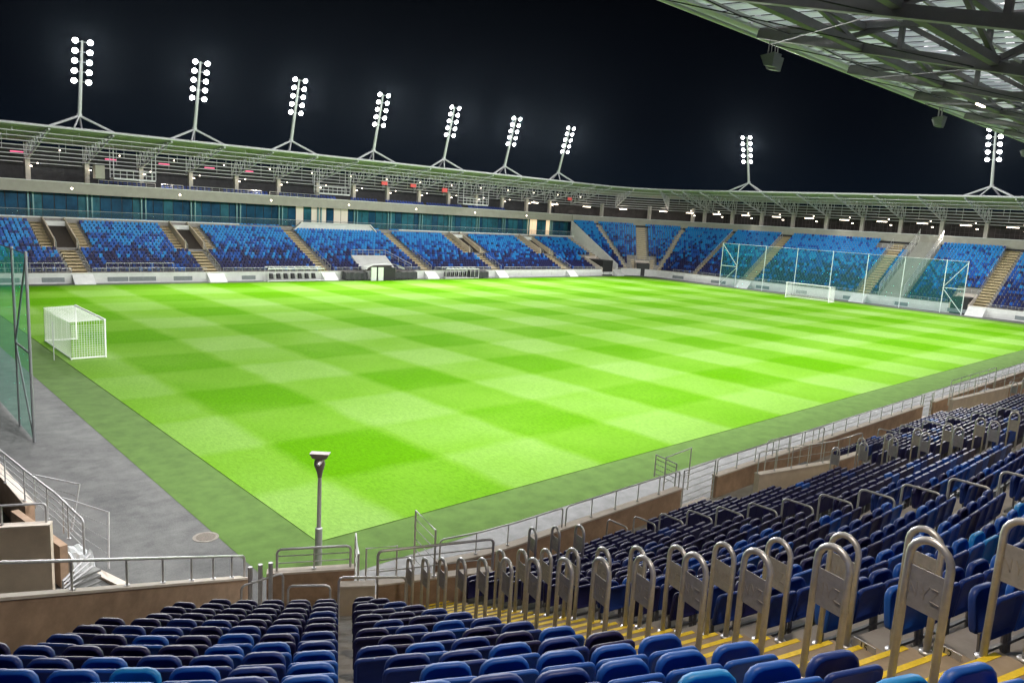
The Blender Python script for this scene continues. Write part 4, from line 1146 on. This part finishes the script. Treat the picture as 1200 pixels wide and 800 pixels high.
# ------------------------------------------------------------------ near roof
nroof = empty('near_roof', (0, -50, 17)); tag(nroof, 'dark steel trussed roof overhead at the upper right', 'roof')
NE_Y, NZ = -42.3, 17.62
XL = -22.
q = MB(); x = XL; k = 0
while x < 112:
    wdt = .42 if x < 60 else 1.2
    zz = .07 if k % 2 else 0
    za, zb_ = NZ-.02+zz, NZ-.02-1.4+zz
    q.hexa([(x, NE_Y-20, zb_), (x+wdt, NE_Y-20, zb_), (x+wdt, NE_Y-.25, za), (x, NE_Y-.25, za), (x, NE_Y-20, zb_+.04), (x+wdt, NE_Y-20, zb_+.04), (x+wdt, NE_Y-.25, za+.04), (x, NE_Y-.25, za+.04)])
    x += wdt*(.98 if k % 2 else 1.02); k += 1
o = par(q.build('roof_sheet', M_ribn), nroof)
q = MB(); q.tube([(XL, NE_Y, NZ), (112, NE_Y, NZ)], .17, 10); par(q.build('roof_edge_tube', M_whitem, smooth=True), nroof)
q = MB(); q.box((XL, NE_Y-.55, NZ-.12), (112, NE_Y-.17, NZ-.02)); par(q.build('gutter', M_ribn), nroof)
NTX = [10.6-6.87*k for k in range(4, 0, -1)]+[10.6+7.1*k for k in range(0, 14)]
for x in NTX:
    p0 = Vector((x, NE_Y-.5, 0))
    par_o = truss(nroof, p0, Vector((0, -1, 0)), NZ-.16, 19, NZ-.22, NZ-.35-.235*19, NZ-1.5, M_trussn, nseg=8, w=.24)
for yy, zt in ((-46.4, 16.55), (-50.2, 15.75), (-54.4, 14.8)):
    q = MB(); q.beam((XL, yy, zt), (112, yy, zt), .20, .24); q.beam((XL, yy, NZ-.07*abs(yy-NE_Y)-.2), (112, yy, NZ-.07*abs(yy-NE_Y)-.2), .18, .2)
    zt2 = NZ-.07*abs(yy-NE_Y)-.2
    for a, c in zip(NTX, NTX[1:]):
        m_ = (a+c)/2; q.beam((a, yy, zt), (m_, yy, zt2), .12, .12); q.beam((m_, yy, zt2), (c, yy, zt), .12, .12)
    par(q.build('long_girder', M_trussn), nroof)
for k in range(14):
    yy = NE_Y-1.2-1.35*k; q = MB(); z = NZ-.07*abs(yy-NE_Y)-.09; q.beam((XL, yy, z), (112, yy, z), .06, .09); par(q.build('purlin', M_truss), nroof)
# cable runs and bracing diagonals under the near roof
for a, c in zip(NTX, NTX[1:]):
    q = MB(); q.tube([(a, NE_Y-1.0, NZ-.6), (c, NE_Y-7.5, NZ-2.0)], .018, 5); q.tube([(c, NE_Y-1.0, NZ-.6), (a, NE_Y-7.5, NZ-2.0)], .018, 5); par(q.build('bracing', M_black), nroof)
q = MB(); 
for k in range(60):
    x = 2+k*1.2; q.tube([(x, NE_Y-1.7, NZ-.42+.05*math.sin(k)), (x+1.2, NE_Y-1.7, NZ-.42+.05*math.sin(k+1))], .02, 4, caps=False)
par(q.build('cable', M_black), nroof)
def speaker(x, lab):
    o = empty('loudspeaker', (x, NE_Y-.25, NZ-.25)); tag(o, lab, 'loudspeaker')
    o.scale = (.68, .68, .68)
    for dx, tilt in ((-.35, 0), (.55, .35)):
        q = MB(); w_, d_ = .38, .42
        ring0 = [(-.30, -.28, -.95), (.30, -.28, -.95), (.30, .22, -.85), (-.30, .22, -.85)]; ring1 = [(-.38, -.38, -.25), (.38, -.38, -.25), (.38, .42, -.35), (-.38, .42, -.35)]
        q.hexa([(a+dx, b_+tilt, c-.25) for a, b_, c in ring0]+[(a+dx, b_+tilt, c-.25) for a, b_, c in ring1]); bx = q.build('cabinet', M_spk, o)
        q = MB(); q.tube([(dx-.36, tilt, -.6), (dx-.30, tilt, 0.1)], .03, 6); q.build('bracket', M_trussn, bx)
        q = MB(); q.tube([(dx+.36, tilt, -.6), (dx+.30, tilt, .1)], .03, 6); q.build('bracket', M_trussn, bx)
speaker(12.2, 'pair of grey loudspeakers hanging from the near roof edge, nearest the middle of the photo')
speaker(29.3, 'second pair of grey loudspeakers hanging from the near roof edge')
speaker(45.5, 'pair of loudspeakers at the right edge, beside the last floodlight mast')
q = MB(); q.box((19.0, -47.3, 15.95), (19.9, -47.22, 16.0)); par(q.build('strip_lamp', M_warm), nroof)
# working lamps on the near roof girder (out of view above) that light the near seats
for k, x in enumerate((-9., 5., 19., 33., 47.)):
    q = MB(); q.tube([(x, -54.4, 14.5), (x, -54.4, 14.62)], [.18, .1], 10); par(q.build('roof_lamp', M_warm), nroof)
    area_light('under_roof_lamp', (x, -54.4, 14.42), 1500, .25, (1.0, .84, .68), (x+1, -50, 4), nroof, spot=math.radians(155), soft=.6)

# ------------------------------------------------------------------ goals
def goal(loc, sgn, label):
    """sgn +1: net extends to -x"""
    o = empty('goal', loc); tag(o, label, 'goal'); d = -sgn*2.0
    for y in (-3.66, 3.66):
        q = MB(); q.tube([(0, y, 0), (0, y, 2.5)], .06, 12); q.build('goal_post', M_white, o, smooth=True)
        q = MB(); q.tube([(d, y, 0), (d, y, .05)], .05, 8); q.tube([(0, y, .06), (d, y, .06)], .04, 8); q.build('ground_bar', M_white, o)
    q = MB(); q.tube([(0, -3.72, 2.5), (0, 3.72, 2.5)], .06, 12); q.build('crossbar', M_white, o, smooth=True)
    q = MB(); q.tube([(d, -3.66, .06), (d, 3.66, .06)], .04, 8); q.build('back_bar', M_white, o)
    q = MB(); st = .145; w_ = .013
    def strand(a, c): q.beam(a, c, w_, w_)
    sag = lambda y: .10*math.sin((y+3.66)/7.32*PI)
    ny = int(7.32/st)
    for k in range(ny+1):
        y = -3.66+7.32*k/ny
        strand((d, y, .06), (d, y, 2.42-sag(y))); strand((0, y, 2.5), (d, y, 2.42-sag(y)))
    for k in range(1, int(2.4/st)):
        z = k*st; strand((d, -3.66, z), (d, 3.66, z))
        for y in (-3.66, 3.66): strand((0, y, z), (d, y, z))
    for k in range(0, int(2.0/st)+1):
        x = d*k/int(2.0/st); strand((x, -3.66, 2.5-.08*k/13), (x, 3.66, 2.5-.08*k/13))
        for y in (-3.66, 3.66): strand((x, y, .06), (x, y, 2.48-.08*k/13))
    q.build('goal_net', M_net, o)
    return o
goal((0, 0, .024), 1, 'white goal with box net on the left, nearest goal')
goal((105, 0, .024), -1, 'white goal on the far side in front of the end stand')
for y, lab in ((-5.0, 'thin net stake beside the left goal on the green border'),):
    q = MB(); q.tube([(0, 0, 0), (0, 0, 2.5)], .03, 6); tag(q.build('net_stake', M_rail_w, loc=(-2.9, -3.3, 0)), lab, 'stake')

# ------------------------------------------------------------------ ball-stop nets
def tealnet(name, col, dens, alpha):
    m, n, b = node_mat(name); n.nodes.remove(b); out = [x for x in n.nodes if x.type == 'OUTPUT_MATERIAL'][0]
    d1 = n.nodes.new('ShaderNodeBsdfDiffuse'); d2 = n.nodes.new('ShaderNodeBsdfTranslucent'); t = n.nodes.new('ShaderNodeBsdfTransparent')
    d1.inputs[0].default_value = (*col, 1); d2.inputs[0].default_value = (*col, 1)
    a = n.nodes.new('ShaderNodeMixShader'); n.links.new(d1.outputs[0], a.inputs[1]); n.links.new(d2.outputs[0], a.inputs[2])
    c = n.nodes.new('ShaderNodeMixShader'); c.inputs[0].default_value = alpha; n.links.new(t.outputs[0], c.inputs[1]); n.links.new(a.outputs[0], c.inputs[2])
    n.links.new(c.outputs[0], out.inputs[0]); return m
M_net_t = tealnet('teal_netting', (.01, .27, .17), 5, .38)
M_net_p = tealnet('pale_teal_netting', (.02, .34, .27), 5, .25)
def ballnet(loc, ys, x, h, mn, mp, label, brace):
    o = empty('ball_stop_net', loc); tag(o, label, 'netting')
    q = MB(); 
    for a, c in zip(ys, ys[1:]):
        q = MB(); q.face([(x, a, .1), (x, c, .1), (x, c, h), (x, a, h)]); q.build('net_panel', mn, o)
    for y in ys:
        q = MB(); q.tube([(x, y, 0), (x, y, h+.1)], .06, 8); q.build('pole', mp, o, smooth=True)
    q = MB(); q.tube([(x, ys[0], h), (x, ys[-1], h)], .02, 5); q.build('top_cable', mp, o)
    for a, c in brace:
        q = MB(); q.tube([(x, a, h*.48), (x, c, h*.48)], .045, 6); q.tube([(x, a, h*.98), (x, c, h*.50)], .045, 6); q.tube([(x, a, 0.2), (x, c, h*.46)], .045, 6) ; q.build('brace', mp, o)
    return o
M_polem = mat('grey_pole', (.20, .21, .22), .5, metal=.4)
M_polew = mat('white_pole', (.66, .74, .72), .5)
ballnet((-7.35, 0, 0), [-20.9, -18.0, -12, -6, 0, 6, 12, 18, 21], 0, 8.05, M_net_t, M_polem, 'tall green ball-stop net with grey poles at the left edge', [(-20.9, -18.0)])
ballnet((112.5, 0, 0), [-20.55, -17.6, -11.6, -5.9, -.1, 6.2, 12.2, 17.7, 21.0], 0, 7.95, M_net_p, M_polew, 'tall pale green ball-stop net behind the far goal', [(-20.55, -17.6), (21.0, 17.7)])

# ------------------------------------------------------------------ corner lamp post (camera column)
lp = empty('camera_post', (-3.38, -38.35, 0)); tag(lp, 'grey steel post with a camera head standing by the near corner of the pitch', 'post')
q = MB(); q.tube([(0, 0, 0), (0, 0, 1.35), (0, 0, 1.38)], [.105, .105, .07], 12); q.build('base_sleeve', mat('pale_sleeve', (.45, .47, .48), .5, metal=.3), lp, smooth=True)
q = MB(); q.tube([(0, 0, 1.3), (0, 0, 2.95)], [.065, .055], 10); q.build('pole', M_steel, lp, smooth=True)
q = MB(); q.tube([(0, 0, 2.92), (0, 0, 3.05), (0, .02, 3.30), (0, .03, 3.42), (0, .03, 3.50)], [.06, .08, .16, .15, .09], 12); q.build('housing', mat('grey_housing', (.22, .19, .18), .45, metal=.2), lp, smooth=True)
q = MB(); q.tube([(-.15, -.16, 3.36), (.06, -.05, 3.44)], .045, 8); q.build('lens_hood', mat('light_cap', (.7, .7, .68), .4), lp, smooth=True)
q = MB(); R3 = Matrix.Rotation(math.radians(-42), 3, 'Z')
c8 = [Vector(v) for v in ((-.20, -.10, 3.50), (.20, -.10, 3.50), (.20, .10, 3.50), (-.20, .10, 3.50), (-.28, -.14, 3.66), (.28, -.14, 3.66), (.28, .14, 3.66), (-.28, .14, 3.66))]
q.hexa([R3@v for v in c8]); q.build('roof_hood', mat('hood_grey', (.26, .22, .20), .5), lp)

# ------------------------------------------------------------------ left side stand front: walls, ramp rails
slab_wall('block_wall', (-12.4, -35.55), (-9.92, -36.75), 0, 2.5, .22, M_cream, 'cream concrete block wall beyond the raking wall at lower left')
railing('landing_railing', [(-12.3, -35.6, 2.52), (-10.0, -36.65, 2.52)], .52, [.62], 'upper railing on the cream block wall at lower left', r=.03)
slab_wall('end_front_wall', (-9.75, -24.0), (-9.45, -31.5), 0, 1.15, .25, M_brown, 'low brown wall with pale coping along the asphalt at left')
slab_wall('end_front_wall', (-9.43, -31.7), (-8.05, -36.4), 0, .05, .2, M_cap, 'pale kerb at the foot of the ramp rails at left')
slab_wall('ramp_wall', (-9.9, -31.8), (-9.35, -35.2), 0, 1.2, .2, M_brown, 'brown ramp wall behind the barred rails at left', cap=False)
railing('ramp_railing', [(-9.85, -27.6, 1.2), (-9.5, -31.2, 1.2), (-9.1, -33.2, 1.0), (-8.9, -35.4, .9)], 1.0, [.2, .45, .65, .85], 'dark barred ramp railing running down at left', r=.03, bars=(.2, .4, .6, .8), m=M_steel)
def leanframe(p0, p1, p2, p3, label):
    o = empty('open_gate', p0); tag(o, label, 'gate'); b0 = Vector(p0); P = [Vector(p)-b0 for p in (p0, p1, p2, p3)]
    q = MB(); q.tube(P, .028, 8); q.build('gate_frame', M_steel, o)
    for t in (.25, .5, .75):
        q = MB(); q.tube([P[1]+(P[0]-P[1])*t, P[2]+(P[3]-P[2])*t], .01, 5); q.build('gate_bar', M_steel, o)
leanframe((-9.25, -31.2, .9), (-9.25, -31.2, 2.0), (-8.30, -32.5, 1.9), (-8.65, -32.9, .6), 'upper open barred gate leaning over the asphalt at left')
leanframe((-8.95, -33.4, .8), (-8.95, -33.4, 1.9), (-8.05, -34.6, 1.65), (-8.3, -35.4, .3), 'lower open barred gate leaning over the asphalt at left')
q = MB()
for k in range(7):
    for j in range(5):
        x = -9.6+.2*k; y = -37.2-.16*j
        q.hexa([(x, y, .0), (x+.2, y, .0), (x+.2, y+.16, .0), (x, y+.16, .0)]+[(x, y, .5+.1*random.random()), (x+.2, y, .5+.1*random.random()), (x+.2, y+.16, .5+.1*random.random()), (x, y+.16, .5+.1*random.random())])
q = MB(); N = 9
H = [[.35+.18*random.random() for _ in range(N)] for _ in range(N)]
for i in range(N-1):
    for j in range(N-1):
        P = lambda a, c: (-9.35+a*.085+c*.03, -33.7-c*.15, H[a][c]*1.3 if 0 < a < N-1 and 0 < c < N-1 else .02)
        q.face([P(i, j), P(i, j+1), P(i+1, j+1), P(i+1, j)])
tag(q.build('tarpaulin', mat('white_plastic_sheet', (.62, .66, .68), .35, noise=.1, nscale=3)), 'crumpled white plastic sheet heaped beside the cream block wall', 'tarpaulin')
st = empty('stacked_benches', (-9.75, -36.9, 0), math.radians(20)); tag(st, 'stack of grey metal frames beside the cream block wall', 'metal frames')
for k in range(4):
    q = MB(); q.tube([(0, 0, 0), (0, 0, .7+.1*k), (1.0, .25+.05*k, .75+.16*k)], .03, 6); q.build('frame', M_steel, st)
    q = MB(); q.box((.1+.04*k, .1, .3+.16*k), (1.1, .35, .36+.16*k)); q.build('slat', M_spk, st)
# number plates on the seat ends beside the yellow stair
def numplate(txt, i, label):
    cu = bpy.data.curves.new('n', 'FONT'); cu.body = txt; cu.size = .10; cu.extrude = .002; cu.align_x = 'CENTER'; cu.align_y = 'CENTER'
    to = bpy.data.objects.new('t', cu); COL.objects.link(to)
    dg = bpy.context.evaluated_depsgraph_get(); me = bpy.data.meshes.new_from_object(to.evaluated_get(dg)); bpy.data.objects.remove(to)
    me.materials.clear(); me.materials.append(mat('plate_ink', (.03, .03, .03), .5))
    c = sline(rowr(i)+.42, -.16)+Vector((0, 0, rowz(i)+.22))
    q = MB(); q.box((-.13, -.006, -.05), (.13, .006, .05)); o = q.build('row_number_plate', M_steel, loc=c)
    # face the stair: plate normal along -tvS ; local x along nvS
    o.rotation_euler[2] = math.atan2(nvS.y, nvS.x)
    tag(o, label, 'number plate')
    t = inst(me, 'number', o); t.rotation_euler = (PI/2, 0, 0); t.location = (0, -.009, 0)
numplate('15', 12, 'small steel plate with number 15 on the right side of the yellow stair')
numplate('12', 13, 'small steel plate with number 12 at the right edge of the photo')

# ------------------------------------------------------------------ thin night haze
hz, n, b = node_mat('haze'); n.nodes.remove(b); out = [x for x in n.nodes if x.type == 'OUTPUT_MATERIAL'][0]
pv = n.nodes.new('ShaderNodeVolumePrincipled'); pv.inputs['Color'].default_value = (.62, .80, 1, 1); pv.inputs['Density'].default_value = .000016; pv.inputs['Anisotropy'].default_value = .86
n.links.new(pv.outputs[0], out.inputs['Volume'])
q = MB(); q.box((-60, -75, -1.0), (160, 90, 34)); hzo = q.build('haze', hz, kind='stuff'); tag(hzo, 'thin night haze glowing round the floodlights', 'haze')
sc.cycles.volume_bounces = 0
